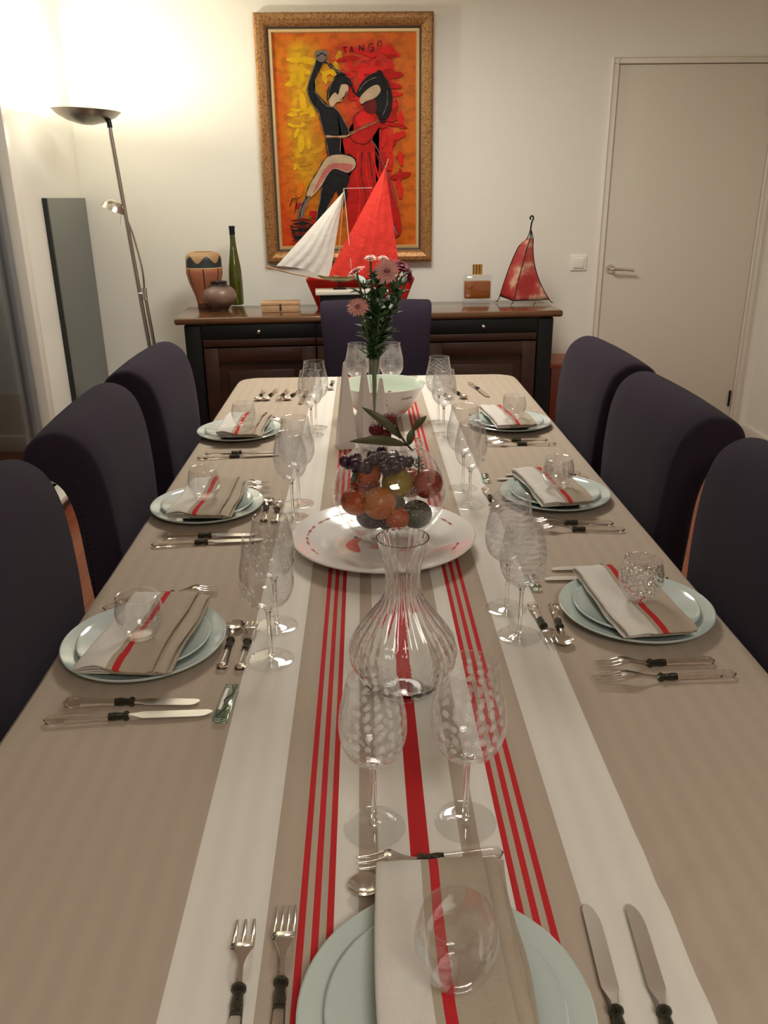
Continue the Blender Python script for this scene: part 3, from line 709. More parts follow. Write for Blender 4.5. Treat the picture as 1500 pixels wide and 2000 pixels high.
for si, (k, (px, py, rz, where, toff, tg)) in enumerate(sets.items()):
    if first: a, bb = dinner, dessert; first = False
    else: a, bb = dinner.copy(), dessert.copy(); COL.objects.link(a); COL.objects.link(bb)
    a.location = (px, py, Z0); bb.location = (px, py, Z0 + .0058)
    a['label'] = 'large pale dinner plate, ' + where; bb['label'] = 'smaller plate on the dinner plate, ' + where
    ln = .275 if k != 'N' else .37; wd = .122
    nb = napkin_bm(wd, ln, 4, si * 1.7 + .5, fan=.0075 if k[0] == 'L' else .0085 if k == 'N' else .0008, lift={'L': .010, 'R': .002, 'N': 0, 'F': 0}[k[0]])
    nx_, ny_ = px + {'L1': .003, 'L2': .0, 'L3': .01, 'R1': -.012, 'R2': -.012, 'R3': -.012, 'N': .002, 'F': 0}[k], py + (0 if k != 'N' else -.015)
    o = obj('napkin', nb, 'napkin', loc=(nx_, ny_, Z0 + .0255), rot=(0, 0, radians(rz)), angle=60)
    tag(o, 'folded red-striped napkin, ' + where, 'napkin', 'folded striped napkins on the plates')
    if tg not in tumb0:
        tm = obj('tumbler', tumbler_bm(), tg); tumb0[tg] = tm
    else: tm = tumb0[tg].copy(); COL.objects.link(tm)
    tm.location = (px + toff[0], py + toff[1], Z0 + .0255 + .0245)
    look = {'glass': 'plain clear round tumbler', 'g_hammer': 'hammered clear glass tumbler', 'g_swirl': 'swirl-patterned clear glass tumbler'}[tg]
    tag(tm, look + ' on the napkin, ' + where, 'glass', 'round tumblers on the napkins')
# dinner napkin N is seen close: hem stitching is part of its weave

# ------------------------------------------------------------------ wine glasses
def wine_glass(key, big):
    """small and large stemmed glasses"""
    k = 1.12 if big else 1.0; H = .218 * (1.055 if big else 1)
    t = thing('wine_glass', '', 'wine glass', group='stemmed wine glasses on the table')
    b0 = .100
    o_ = [(0, b0), (.007, b0), (.020, b0 + .005), (.0325, b0 + .018), (.0395, b0 + .036), (.0412, b0 + .054), (.0395, b0 + .076), (.0350, b0 + .098), (.0308, H)]
    o_ = [(r * k, z) for r, z in o_]; i_ = [(max(0, r - .0011), z + (.004 if z < b0 + .01 else .001 if z < b0 + .05 else 0)) for r, z in reversed(o_)]
    P = [(max(0, p.x), p.y) for p in spl([(a, c_, 0) for a, c_ in o_], 4)]; Q = [(max(0, p.x), p.y) for p in spl([(a, c_, 0) for a, c_ in i_], 4)]
    bm = NB(); lathe(bm, P, 56); lathe(bm, Q, 56)
    # rim bridge
    rr_ = P[-1][0] - .0005; lathe(bm, [(rr_ + .0008 * cos(q * pi / 4), P[-1][1] + .0008 * sin(q * pi / 4)) for q in range(8)], 56, close=True)
    obj('bowl', bm, key, t, recalc=False)
    bm = NB(); lathe(bm, [(0, .0065), (.0050, .0068), (.0042, .014), (.0036, .03), (.0034, .06), (.0038, .086), (.0055, .0965), (.0085, .1005), (0, .1005)], 20); obj('stem', bm, 'solid', t)
    bm = NB(); lathe(bm, [(0, .0062), (.008, .0060), (.016, .0042), (.028, .0026), (.0375, .0022), (.0392, .0014), (.038, .0002), (0, .0002)], 56); obj('foot', bm, 'glass', t)
    return t
WG = {}
glasses = [
    ('g_dots', 0, -.0545, .825, 'polka-dot engraved wine glass, left of the pair behind the near napkin'),
    ('g_dots', 1, .0610, .8305, 'larger polka-dot engraved wine glass, right of the pair behind the near napkin'),
    ('g_sparse', 1, -.226, 1.235, 'large sparsely engraved wine glass nearest on the left, beside the dessert spoon'),
    ('g_sparse', 0, -.228, 1.354, 'smaller sparsely engraved wine glass just behind the nearest left one'),
    ('g_mesh', 0, -.240, 1.905, 'finely meshed wine glass on the left beside the platter edge, front of the pair'),
    ('g_mesh', 1, -.2325, 2.005, 'larger finely meshed wine glass on the left, back of the pair'),
    ('g_sparse', 0, -.2355, 2.66, 'small star-engraved wine glass on the far left, front of the pair'),
    ('g_sparse', 1, -.2255, 2.755, 'large star-engraved wine glass on the far left, back of the pair'),
    ('g_waves', 0, .214, 1.298, 'wavy-line engraved wine glass nearest on the right, front of the pair'),
    ('g_waves', 1, .208, 1.403, 'large wavy-line engraved wine glass on the right, back of the pair'),
    ('glass', 0, .207, 1.970, 'plain clear wine glass on the right beside the fruit globe, front of the pair'),
    ('glass', 1, .2045, 2.100, 'large plain clear wine glass on the right beside the fruit globe, back of the pair'),
    ('g_cross', 0, .2025, 2.640, 'cross-hatched wine glass on the far right, front of the pair'),
    ('g_cross', 1, .2000, 2.800, 'large cross-hatched wine glass on the far right, back of the pair'),
    ('g_lines', 1, -.083, 3.10, 'line-engraved wine glass behind the white bowl, left of the flowers'),
    ('g_lines', 1, .046, 3.10, 'line-engraved wine glass behind the white bowl, right of the flowers')]
for key, big, x, y, lb in glasses:
    if (key, big) not in WG: g = wine_glass(key, big); WG[(key, big)] = g; g.location = (x, y, Z0); g['label'] = lb
    else: dup(WG[(key, big)], (x, y, Z0), random.uniform(0, 6), lb)

# ------------------------------------------------------------------ cutlery (length along +y, origin at the handle end)
def handle(t, Lh, r=.0100):
    bm = NB(); n = 14; rings = []; seg = 16
    for k in range(n + 1):
        u = k / n; y = u * Lh
        wv = r * (sqrt(max(0, 1 - (1 - min(1, u / .14)) ** 2)) if u < .14 else 1 - .36 * ((u - .14) / .86) ** .8); wv = max(wv, .0008)
        hv = wv * .62
        rings.append([bm.verts.new((wv * cos(2 * pi * i / seg), y, .0056 + hv * sin(2 * pi * i / seg))) for i in range(seg)])
    for A, B in zip(rings, rings[1:]):
        for k in range(seg): bm.faces.new((A[k], A[(k + 1) % seg], B[(k + 1) % seg], B[k]))
    bm.faces.new(rings[0]); bm.faces.new(rings[-1])
    h = obj('handle', bm, 'acrylic', t); h['label'] = 'clear handle'
    bm = NB()
    tube(bm, [(0, Lh - .004, .0058), (0, Lh + .004, .0058), (0, Lh + .012, .006), (0, Lh + .018, .006), (0, Lh + .021, .006), (0, Lh + .024, .006), (0, Lh + .027, .006)], [.0058, .0066, .0056, .0052, .0078, .0078, .0052], 16)
    f = obj('ferrule', bm, 'pewter', t); f['label'] = 'dark ornate ferrule'
    return Lh + .027
def fork(tines, Ltot, label=''):
    t = thing('fork', label, 'fork', group='forks with clear handles'); y0 = handle(t, Ltot * .44); hl = Ltot - y0; W = .0125 if tines == 4 else .0125
    def zc(u): return .006 + .010 * sin(min(u, .55) / .55 * pi * .5) * 1.0 - .013 * max(0, u - .45) ** 1 * 1.6 + .03 * max(0, u - .70) ** 1.4
    bm = NB(); secs = []
    for u in [i / 12 * .58 for i in range(13)]:
        wv = .0030 if u < .22 else .0030 + (W - .0030) * min(1, (u - .22) / .26) ** 1.6
        if u < .05: wv = .0052 - (.0022) * u / .05
        secs.append((y0 - .001 + u * hl, -wv, wv, zc(u), .0020))
    ribbon(bm, secs)
    tw = 2 * W / (tines * 1.75 - .75)
    for k in range(tines):
        xl = -W + k * tw * 1.75; cx_ = xl + tw / 2; ss = []
        for j in range(9):
            u = .56 + .44 * j / 8; q = j / 8; hw = tw / 2 * (1 - .55 * q ** 2); xx = cx_ * (1 - .06 * q)
            ss.append((y0 + u * hl, xx - hw, xx + hw, zc(u), .0018 * (1 - .4 * q)))
        ribbon(bm, ss)
    obj('fork_head', bm, 'silver', t, angle=50); return t
def knife(Ltot, label=''):
    t = thing('knife', label, 'knife', group='knives with clear handles'); y0 = handle(t, Ltot * .40, .0112); hl = Ltot - y0
    bm = NB(); ss = [(y0 - .002, -.0048, .0048, .006, .005), (y0 + .006, -.0055, .0055, .006, .0046), (y0 + .012, -.0065, .0062, .0062, .0024)]
    for j in range(1, 19):
        u = 1 - (1 - j / 18) ** 1.4; xl = -.0092 * (1 if u < .94 else sqrt(max(.02, 1 - ((u - .94) / .0605) ** 2))); xr = .0092 if u < .70 else -.004 + .0132 * sqrt(max(.002, 1 - ((u - .70) / .301) ** 2))
        if u > .94: xl = -.0092 + .004 * (u - .94) / .06
        ss.append((y0 + .012 + (hl - .012) * u, xl, max(xr, xl + .002), .0062 - .002 * u, .0014))
    ribbon(bm, ss); obj('blade', bm, 'blade', t, angle=20); return t
def spoon(Ltot, label=''):
    t = thing('spoon', label, 'spoon', group='spoons with clear handles'); y0 = handle(t, Ltot * .44); hl = Ltot - y0
    bm = NB(); bl = hl * .52; yc = Ltot - bl / 2; ss = []
    for j in range(9):
        u = j / 8; ss.append((y0 - .001 + (hl - bl + .004) * u, -.0030 - .001 * (1 - u), .0030 + .001 * (1 - u), .006 + .006 * sin(u * pi), .0020))
    ribbon(bm, ss)
    def fn(u, v):
        a = u * 2 * pi; r = v; w_ = .0175 * (1 - .12 * sin(a)); return Vector((r * w_ * cos(a), yc + r * bl / 2 * sin(a), .0028 + .0065 * r ** 2))
    nu, nv = 28, 6; top = []; 
    for sgn, rev in ((.0008, 0), (-.0008, 1)):
        c_ = bm.verts.new(fn(0, 0) + Vector((0, 0, sgn))); rg = [[bm.verts.new(fn(i / nu, j / nv) + Vector((0, 0, sgn))) for i in range(nu)] for j in range(1, nv + 1)]; top.append(rg[-1])
        for i in range(nu):
            bm.faces.new((c_, rg[0][i], rg[0][(i + 1) % nu]))
            for j in range(nv - 1): bm.faces.new((rg[j][i], rg[j + 1][i], rg[j + 1][(i + 1) % nu], rg[j][(i + 1) % nu]))
    for i in range(nu): bm.faces.new((top[0][i], top[0][(i + 1) % nu], top[1][(i + 1) % nu], top[1][i]))
    obj('spoon_bowl', bm, 'silver', t, angle=60); return t
PROTO = {}
def lay(kind, hx, hy, tx, ty, Lt, label, dz=0):
    """place a piece with its handle end at (hx,hy), pointing to (tx,ty)"""
    key = (kind, Lt); a = atan2(ty - hy, tx - hx) - pi / 2
    if key not in PROTO:
        t = {'fork4': lambda: fork(4, Lt), 'fork3': lambda: fork(3, Lt), 'knife': lambda: knife(Lt), 'spoon': lambda: spoon(Lt)}[kind]()
        PROTO[key] = t; t.location = (hx, hy, Z0 + dz); t.rotation_euler = (0, 0, a); t['label'] = label
    else: dup(PROTO[key], (hx, hy, Z0 + dz), a, label)
# near end setting
lay('fork3', -.190, .495, -.197, .695, .185, 'three-tined fork, outermost left of the near plates')
lay('fork4', -.150, .492, -.154, .712, .205, 'four-tined fork beside the near plates on the red stripes')
lay('knife', .168, .438, .182, .690, .255, 'table knife nearest the near plates on the right')
lay('knife', .212, .436, .232, .716, .255, 'outer table knife lying on the white band at the near right')
lay('fork3', .100, .772, -.072, .757, .175, 'dessert fork crossing behind the near plates, tines at left')
lay('spoon', .086, .752, -.085, .722, .175, 'dessert spoon tucked behind the near plates, bowl to the left')
# left nearest
lay('knife', -.555, 1.066, -.30, 1.077, .255, 'longer knife nearest to the viewer at the left nearest setting')
lay('knife', -.540, 1.112, -.327, 1.106, .215, 'shorter knife between plate and longer knife, left nearest setting')
lay('fork4', -.572, 1.432, -.342, 1.445, .205, 'fork behind the left nearest plates, tines toward the middle')
lay('fork3', -.560, 1.470, -.360, 1.500, .205, 'farther of the two forks behind the left nearest plates')
lay('spoon', -.307, 1.200, -.303, 1.365, .165, 'dessert spoon right of the left nearest plates')
lay('fork3', -.276, 1.196, -.272, 1.350, .160, 'dessert fork between spoon and large glass at the left nearest setting')
# left middle
lay('knife', -.552, 1.741, -.30, 1.760, .255, 'longer knife in front of the left middle plates')
lay('knife', -.535, 1.790, -.33, 1.790, .215, 'shorter knife tight in front of the left middle plates')
lay('fork4', -.52, 2.135, -.325, 2.105, .205, 'fork behind the left middle plates')
lay('fork3', -.53, 2.165, -.330, 2.150, .205, 'farther fork behind the left middle plates')
lay('spoon', -.310, 1.870, -.315, 2.02, .165, 'dessert spoon right of the left middle plates')
lay('fork3', -.283, 1.860, -.285, 2.01, .160, 'dessert fork right of the left middle plates')
# left far
lay('knife', -.572, 2.412, -.32, 2.435, .255, 'longer knife in front of the left farthest plates')
lay('knife', -.555, 2.455, -.34, 2.460, .215, 'shorter knife in front of the left farthest plates')
lay('fork4', -.54, 2.865, -.345, 2.840, .205, 'fork behind the left farthest plates')
# right nearest
lay('fork4', .546, 1.150, .307, 1.137, .240, 'nearest fork at the right nearest setting, tines to the left')
lay('fork3', .527, 1.192, .322, 1.182, .205, 'fork tight in front of the right nearest plates')
lay('knife', .560, 1.512, .300, 1.524, .255, 'knife behind the right nearest plates, blade to the left')
lay('knife', .545, 1.565, .335, 1.570, .215, 'shorter knife behind the right nearest plates')
lay('spoon', .300, 1.412, .285, 1.245, .165, 'dessert spoon left of the right nearest plates')
lay('fork3', .258, 1.414, .266, 1.250, .160, 'dessert fork on the white band left of the right nearest plates')
# right middle
lay('fork4', .550, 1.775, .330, 1.79, .220, 'nearest fork at the right middle setting')
lay('fork3', .535, 1.815, .330, 1.835, .205, 'fork tight in front of the right middle plates')
lay('knife', .560, 2.150, .300, 2.165, .255, 'knife behind the right middle plates reaching the glass rest')
lay('knife', .550, 2.195, .340, 2.200, .215, 'shorter knife behind the right middle plates')
lay('spoon', .262, 2.09, .270, 1.93, .165, 'dessert spoon left of the right middle plates')
# right far
lay('fork4', .548, 2.498, .330, 2.503, .220, 'nearest fork at the right farthest setting')
lay('fork3', .530, 2.540, .330, 2.550, .205, 'fork tight in front of the right farthest plates')
lay('knife', .570, 2.885, .33, 2.90, .255, 'knife behind the right farthest plates')
# far end, loose pieces
lay('spoon', -.470, 3.335, -.475, 3.16, .175, 'spoon leftmost in the loose cutlery at the far left end')
lay('spoon', -.420, 3.345, -.452, 3.13, .185, 'spoon second from left in the loose cutlery at the far left end')
lay('fork4', -.375, 3.345, -.400, 3.09, .205, 'fork among the loose cutlery at the far left end')
lay('spoon', -.320, 3.33, -.370, 3.15, .175, 'spoon right of the fork in the loose far left cutlery')
lay('knife', -.290, 3.30, -.310, 3.06, .205, 'small knife beside the far left wine glasses')
lay('spoon', -.192, 3.50, -.200, 3.35, .165, 'single spoon at the far end beside the white bowl')
lay('knife', .385, 3.42, .435, 3.13, .255, 'knife at the far right end beyond the plates')
lay('spoon', .300, 3.32, .335, 3.12, .185, 'spoon at the far right end beside the knife')
lay('spoon', .245, 3.30, .275, 3.12, .175, 'spoon at the far right end behind the wine glasses')
# glass knife rests
def rest(x, y, rz, L_, label):
    t = thing('knife_rest', label, 'knife rest', (x, y, Z0), rz, 'glass knife rests')
    bm = NB(); box(bm, (0, 0, .0052), (.021, L_, .010), .0015, 2); obj('glass_bar', bm, 'restglass', t)
    bm = NB(); tube(bm, spl([(-.006, -L_ * .44, .0112), (.004, -L_ * .2, .0112), (-.002, 0, .0112), (.007, L_ * .2, .0112), (.002, L_ * .44, .0112)], 6), .0011, 6); obj('dark_streak', bm, 'blackprint', t)
    bm = NB(); box(bm, (-.004, .004, .0106), (.005, L_ * .6, .0012)); obj('pale_streak', bm, 'whiteceramic', t)
    if L_ < .08:
        bm = NB(); box(bm, (.006, .0, .0106), (.0025, L_ * .7, .0012)); obj('red_streak', bm, 'redprint', t)
rest(-.283, 1.100, radians(-4), .095, 'glass knife rest with dark swirl at the left nearest setting')
rest(.281, 1.505, radians(2), .060, 'glass knife rest with red streak at the right nearest setting')
rest(.277, 2.170, radians(-2), .055, 'glass knife rest with red streak at the right middle setting')

# ------------------------------------------------------------------ platter + fruit globe
PX, PY = -.021, 1.714
t = thing('serving_platter', 'large round white platter with red rim print under the fruit globe', 'platter', (PX, PY, Z0))
bm = NB(); lathe(bm, [(0, .009), (.105, .009), (.122, .011), (.136, .017), (.196, .034), (.205, .036), (.2075, .034), (.205, .030), (.142, .012), (.118, .004), (.112, 0), (.106, 0), (.100, .004), (0, .004)], 96); obj('plate_body', bm, 'whiteceramic', t)
def on_plate(r): 
    if r < .105: return .0094
    if r < .136: return .0094 + .008 * ((r - .105) / .031) ** 1.3
    return .0174 + .0170 * (r - .136) / .060
def squiggle(bm, a0, a1, rc, amp, wdt, seed):
    n = int(abs(a1 - a0) * 130); pts = []
    for k in range(n + 1):
        a = a0 + (a1 - a0) * k / n; r = rc + amp * sin(k * 2.1 + seed) * (.6 + .4 * sin(k * .31)); pts.append(Vector((r * cos(a), r * sin(a), on_plate(r) + .0006)))
    tube(bm, pts, wdt, 5, flat=.4)
bm = NB()
for a0, a1 in ((118, 134), (137, 152), (157, 176), (180, 196), (203, 214), (330, 344), (20, 36), (60, 80)): squiggle(bm, radians(a0), radians(a1), .171, .0038, .0007, a0)
obj('rim_lettering', bm, 'pinkprint', t)['label'] = 'curling red script round the rim'
def disc_poly(bm, pts, z, mi=0):
    f = bm.faces.new([bm.verts.new((p[0], p[1], z)) for p in pts]); f.material_index = mi
    bmesh.ops.triangulate(bm, faces=[f])
bm = NB()
P = [(p.x, p.y) for p in spl([(-.085, -.010, 0), (-.072, .022, 0), (-.050, .030, 0), (-.058, .000, 0), (-.052, -.045, 0), (-.072, -.040, 0)], 6, True)]; disc_poly(bm, P, .0100, 0)
disc_poly(bm, [(-.095 + .045 * cos(a / 24 * 2 * pi), -.005 + .055 * sin(a / 24 * 2 * pi)) for a in range(24)], .0095, 1)
disc_poly(bm, [(-.062 + .005 * cos(a / 12 * 2 * pi), .036 + .006 * sin(a / 12 * 2 * pi)) for a in range(12)], .0101, 3)
disc_poly(bm, [(-.018 + .014 * cos(a / 16 * 2 * pi), -.022 + .010 * sin(a / 16 * 2 * pi)) for a in range(16)], .0100, 2)
disc_poly(bm, [(.060 + .030 * cos(a / 16 * 2 * pi), -.040 + .012 * sin(a / 16 * 2 * pi)) for a in range(16)], .0100, 2)
o = obj('printed_motif', bm, [M['redprint'], M['peachprint'], M['pinkprint'], M['blackprint']], t, smooth=False); o['label'] = 'red crescent shape printed in the plate centre'
GX, GY, GZ = -.005, 1.750, Z0 + .0095
t = thing('fruit_globe', 'big bubbled glass globe bowl filled with fruit on the platter', 'glass bowl', (GX, GY, GZ))
def globe_prof(off):
    pts = [(0, .0), (.040, .0), (.060, .006), (.094, .034), (.118, .070), (.1285, .110), (.124, .150), (.106, .190), (.084, .216), (.073, .228), (.074, .238)]
    return [(max(0, p.x - off), p.y * .945 + (off if p.y < .02 else 0)) for p in spl([(a, c_, 0) for a, c_ in pts], 4)]
bm = NB(); lathe(bm, globe_prof(0), 72); lathe(bm, list(reversed(globe_prof(.0022))), 72); obj('globe', bm, 'g_bubbles', t, recalc=False)
bm = NB(); tube(bm, [(.0735 * cos(a / 48 * 2 * pi), .0735 * sin(a / 48 * 2 * pi), .238) for a in range(49)], .0016, 8); bmesh.ops.translate(bm, verts=bm.verts, vec=(0, 0, -.013)); obj('rim', bm, 'solid', t)
def fruit(name, label, cat, c, r, mat, sc=(1, 1, 1), stalk=None, rot=None):
    c = (c[0], c[1] + .045, c[2] - .014); tt = thing(name, label, cat, c, group='fruit inside the glass globe'); bm = NB(); sphere(bm, (0, 0, 0), r, sc, 32)
    if stalk != 'plain':
        for v in bm.verts:
            rr = sqrt(v.co.x ** 2 + v.co.y ** 2)
            if v.co.z > 0 and rr < r * .5: v.co.z -= r * .16 * (1 - rr / (r * .5)) ** 2
    obj('flesh', bm, mat, tt, rot=rot)
    if stalk != 'plain':
        bm = NB(); tube(bm, [(0, 0, r * sc[2] * .78), (0, .001, r * sc[2] * 1.02)], [.003, .0018], 8); st = obj('stalk', bm, 'twig', tt, rot=rot)
    return tt
fr = 'fruit'
fruit('persimmon', 'orange-red fruit at the far left inside the globe', fr, (-.080, 1.660, .880), .033, 'persimmon', (1.05, 1, .95))
fruit('mango', 'big yellow-orange fruit at the front of the globe', fr, (-.029, 1.634, .884), .037, 'mango', (1, .95, .98), 'plain')
fruit('tangerine', 'small bright orange fruit low in the front of the globe', fr, (.010, 1.640, .846), .027, 'orange', (1, 1, .98))
fruit('apple', 'mottled red apple at the right inside the globe', fr, (.080, 1.70, .905), .035, 'apple', (1, 1, .94), rot=(radians(50), 0, 0))
fruit('tangerine', 'orange fruit behind the front ones at the left of the globe', fr, (-.055, 1.69, .935), .032, 'orange', (1, 1, .95))
fruit('pear', 'yellow-green fruit in the centre of the globe', fr, (.012, 1.685, .912), .035, 'pear', (1, 1, 1.0), 'plain')
fruit('avocado', 'dark rough green fruit at the lower right of the globe', fr, (.054, 1.672, .842), .034, 'avocado', (1.05, 1, .95), 'plain')
fruit('plum', 'dark plum low at the left of the globe', fr, (-.046, 1.676, .838), .032, 'grape', (1.1, 1, .9), 'plain')
fruit('avocado', 'dark green fruit at the bottom of the globe toward the back', fr, (-.01, 1.735, .842), .036, 'avocado', (1.2, 1, .9), 'plain')
fruit('apple', 'red apple at the back of the globe', fr, (.045, 1.765, .885), .035, 'apple')
fruit('orange', 'orange at the back left of the globe', fr, (-.06, 1.76, .885), .036, 'orange')
fruit('lime', 'small dark green fruit at the very bottom of the globe, under the big yellow-orange one', fr, (-.012, 1.668, .828), .022, 'avocado', (1, 1, .9), 'plain')
fruit('lime', 'small dark green fruit at the bottom of the globe behind the bright orange one', fr, (.020, 1.690, .826), .022, 'avocado', (1.1, 1, .9), 'plain')
# bunch of grapes on top
t = thing('grape_bunch', 'bunch of dark purple grapes on top inside the globe', 'grapes', (-.02, 1.740, .938))
k = 0
for i in range(30):
    a = random.uniform(0, 2 * pi); q = random.random() ** .5; x, y = -.012 + q * .080 * cos(a), q * .050 * sin(a) - .005; z = .006 + random.uniform(-.012, .020) * (1 - q * .3)
    bm = NB(); sphere(bm, (0, 0, 0), .0125, (1, 1, 1.12), 16); obj('grape', bm, 'grape', t, loc=(x, y, z))
bm = NB(); tube(bm, spl([(-.05, 0, .01), (0, 0, .022), (.04, .005, .018)], 5), .0022, 8); obj('grape_stem', bm, 'twig', t)
def leaf_bm(bm, p0, p1, w_, bend=.2, th=.0009, side=Vector((0, 0, 1)), mi=0, fold=.25):
    p0, p1 = Vector(p0), Vector(p1); d = p1 - p0; Ln = d.length; d.normalize(); s = d.cross(side)
    if s.length < 1e-3: s = d.cross(Vector((0, 1, 0)))
    s.normalize(); n_ = s.cross(d)
    def fn(u, v):
        wv = w_ * sin(pi * min(1, u * .96 + .04)) ** .75 * (1 - .25 * u); x = (v - .5) * 2
        return p0 + d * (u * Ln) + n_ * (bend * Ln * sin(u * pi)) + s * (x * wv) + n_ * (abs(x) * wv * fold)
    sheet(bm, fn, 10, 4, th, mi); return bm
t = thing('herb_sprig', 'dark green leafy sprig at the upper right inside the globe', 'leaves', (.06, 1.735, .938))
bm = NB()
for i in range(14):
    a = radians(i * 137); l_ = random.uniform(.018, .032); leaf_bm(bm, (.004 * cos(a), .004 * sin(a), -.01 + .002 * i), (.6 * l_ * cos(a), l_ * sin(a) * .8, -.014 + .002 * i + .006), .006, .1)
obj('leaves', bm, 'leaf', t); bm = NB(); tube(bm, [(0, 0, -.03), (0, 0, .02)], .002, 8); obj('stalk', bm, 'twig', t)
t = thing('herb_sprig', 'small green leaves at the left side inside the globe', 'leaves', (-.080, 1.71, .930))
bm = NB()
for p1, w_ in (((-.010, -.006, .004), .006), ((-.008, .0, -.010), .006), ((.012, -.01, .006), .006), ((-.002, -.01, -.02), .006)): leaf_bm(bm, (0, 0, 0), p1, w_, .1)
obj('leaves', bm, 'leaf', t)
# fruit sprig resting on the mouth of the globe
t = thing('lychee_sprig', 'leafy sprig with dark red balls lying across the globe mouth', 'fruit sprig', (GX, GY, GZ + .238))
z_ = -(GZ + .238)
def W(x, y, z): return (x - GX, y + .045 - GY, z + z_ - .013)
bm = NB(); tube(bm, spl([W(.045, 1.67, .990), W(.030, 1.69, 1.004), W(.018, 1.70, 1.022), W(.010, 1.705, 1.046)], 6), .0022, 8); tube(bm, spl([W(.036, 1.69, .996), W(.00, 1.70, 1.006), W(-.03, 1.70, 1.012)], 6), .002, 8); obj('twig', bm, 'twig', t)
for p0, p1, w_ in ((W(.030, 1.69, .998), W(-.092, 1.66, 1.016), .013), (W(.022, 1.71, 1.008), W(-.064, 1.715, 1.078), .012), (W(.038, 1.70, .995), W(.050, 1.705, 1.034), .010), (W(.048, 1.70, 1.028), W(.078, 1.70, 1.060), .009)):
    bm = NB(); leaf_bm(bm, p0, p1, w_, .10, side=Vector((0, -.75, .66))); obj('leaf', bm, 'leaf2', t)
for p, r in ((W(-.003, 1.725, 1.046), .0175), (W(-.033, 1.72, 1.026), .0165), (W(-.012, 1.715, 1.014), .013)):
    bm = NB(); sphere(bm, (0, 0, 0), r, (1, 1, .97), 28); obj('berry', bm, 'lychee', t, loc=p)

# ------------------------------------------------------------------ carafe
t = thing('carafe', 'fluted clear glass carafe with wide flared neck in the table middle', 'carafe', (-.004, 1.128, Z0))
prof = [(.0, .0), (.030, .0), (.038, .004), (.054, .018), (.072, .041), (.0825, .066), (.0815, .090), (.069, .115), (.049, .142), (.033, .165), (.0268, .186), (.0258, .205), (.0285, .229), (.0345, .252), (.0400, .269)]
C1 = [(max(0, p.x), p.y) for p in spl([(a, c_, 0) for a, c_ in prof], 4)]
C2 = [(max(0, r - .0022), z + (.006 if z < .004 else .003 if z < .03 else 0)) for r, z in C1]
def flute(r, z, a):
    amp = .012 if z < .012 else (.022 + .02 * min(1, max(0, (z - .05) / .1)))
    tw = a * 22 + z * 26 * (1 if z < .2 else 0) + (26 * .2 if z >= .2 else 0)
    return r * (1 + amp * .8 * cos(tw) * (1 if z < .235 else max(.25, 1 - (z - .235) / .04)))
bm = NB(); lathe(bm, C1 + list(reversed(C2)), 176, mod=flute); obj('carafe_body', bm, M['carafe_glass'] if 'carafe_glass' in M else M['solid'], t)

# ------------------------------------------------------------------ candles, salad bowl, vase, flowers
def obelisk(x, y, h, w0, rz, label):
    bm = NB(); n = 10; rings = []
    for k in range(n + 1):
        u = k / n; hw = w0 * (1 - u) * .5 + .0045 * u * 1.0 + .0; hw = w0 / 2 * (1 - u) + .0045 * u
        e = hw * .12
        rings.append([bm.verts.new((sx * (hw - (e if q else 0)), sy_ * (hw - (0 if q else e)), u * h)) for sx, sy_, q in ((1, 1, 0), (1, 1, 1), (-1, 1, 1), (-1, 1, 0), (-1, -1, 0), (-1, -1, 1), (1, -1, 1), (1, -1, 0))])
    for A, B in zip(rings, rings[1:]):
        for k in range(8): bm.faces.new((A[k], A[(k + 1) % 8], B[(k + 1) % 8], B[k]))
    bm.faces.new(rings[0]); bm.faces.new(rings[-1])
    t = thing('pyramid_candle', label, 'candle', (x, y, Z0), rz, 'tall white pyramid candles'); obj('wax_body', bm, 'wax', t, angle=25)
    bm = NB(); tube(bm, [(0, 0, h - .001), (.0005, 0, h + .008)], .0009, 6); obj('wick', bm, 'thread', t)
obelisk(-.117, 2.525, .268, .066, radians(12), 'tallest white pyramid candle, leftmost of the three')
obelisk(-.058, 2.545, .248, .060, radians(40), 'middle white pyramid candle of the three in front of the bowl')
obelisk(-.006, 2.530, .215, .056, radians(-18), 'shortest white pyramid candle, rightmost of the three')
t = thing('salad_bowl', 'wide white porcelain bowl with pale green inside behind the candles', 'bowl', (.005, 2.86, Z0))
bm = NB(); lathe(bm, [(0, .0), (.052, .0), (.058, .003), (.060, .010), (.085, .028), (.115, .062), (.138, .102), (.150, .128), (.1515, .1295), (.1500, .131)], 72, mi=0)
lathe(bm, [(.1500, .131), (.1470, .1285), (.134, .100), (.111, .063), (.082, .032), (.055, .014), (0, .012)], 72, mi=1)
bmesh.ops.remove_doubles(bm, verts=bm.verts, dist=1e-5)
obj('bowl_body', bm, [M['whiteceramic'], M['bowl_in']], t)
def bowl_r(z): return .060 + (z - .010) * .86 if z < .1 else .138
bm = NB()
def bdot(ang, z, ra, rb, mi=0):
    a = radians(ang); r = {.110: .1415, .100: .137, .090: .131, .080: .126, .045: .100, .030: .087}.get(z, .12) + .0008; c_ = Vector((r * cos(a), r * sin(a), z)); s_ = Vector((-sin(a), cos(a), 0)); u_ = Vector((.55 * cos(a), .55 * sin(a), .83))
    nn = Vector((cos(a), sin(a), -.45)) * .0008
    f = bm.faces.new([bm.verts.new(c_ + nn + s_ * ra * cos(q / 10 * 2 * pi) + u_ * rb * sin(q / 10 * 2 * pi)) for q in range(10)]); f.material_index = mi
bdot(-88, .100, .005, .008); bdot(-86, .080, .005, .008); bdot(-90, .090, .006, .004, 1)
for q in range(9): bdot(-62 + q * 2.2, .100, .0016, .0032 * (1 + .4 * (q % 3 == 0)), 2)
bdot(-50, .045, .012, .008, 1); bdot(-60, .030, .010, .008, 1)
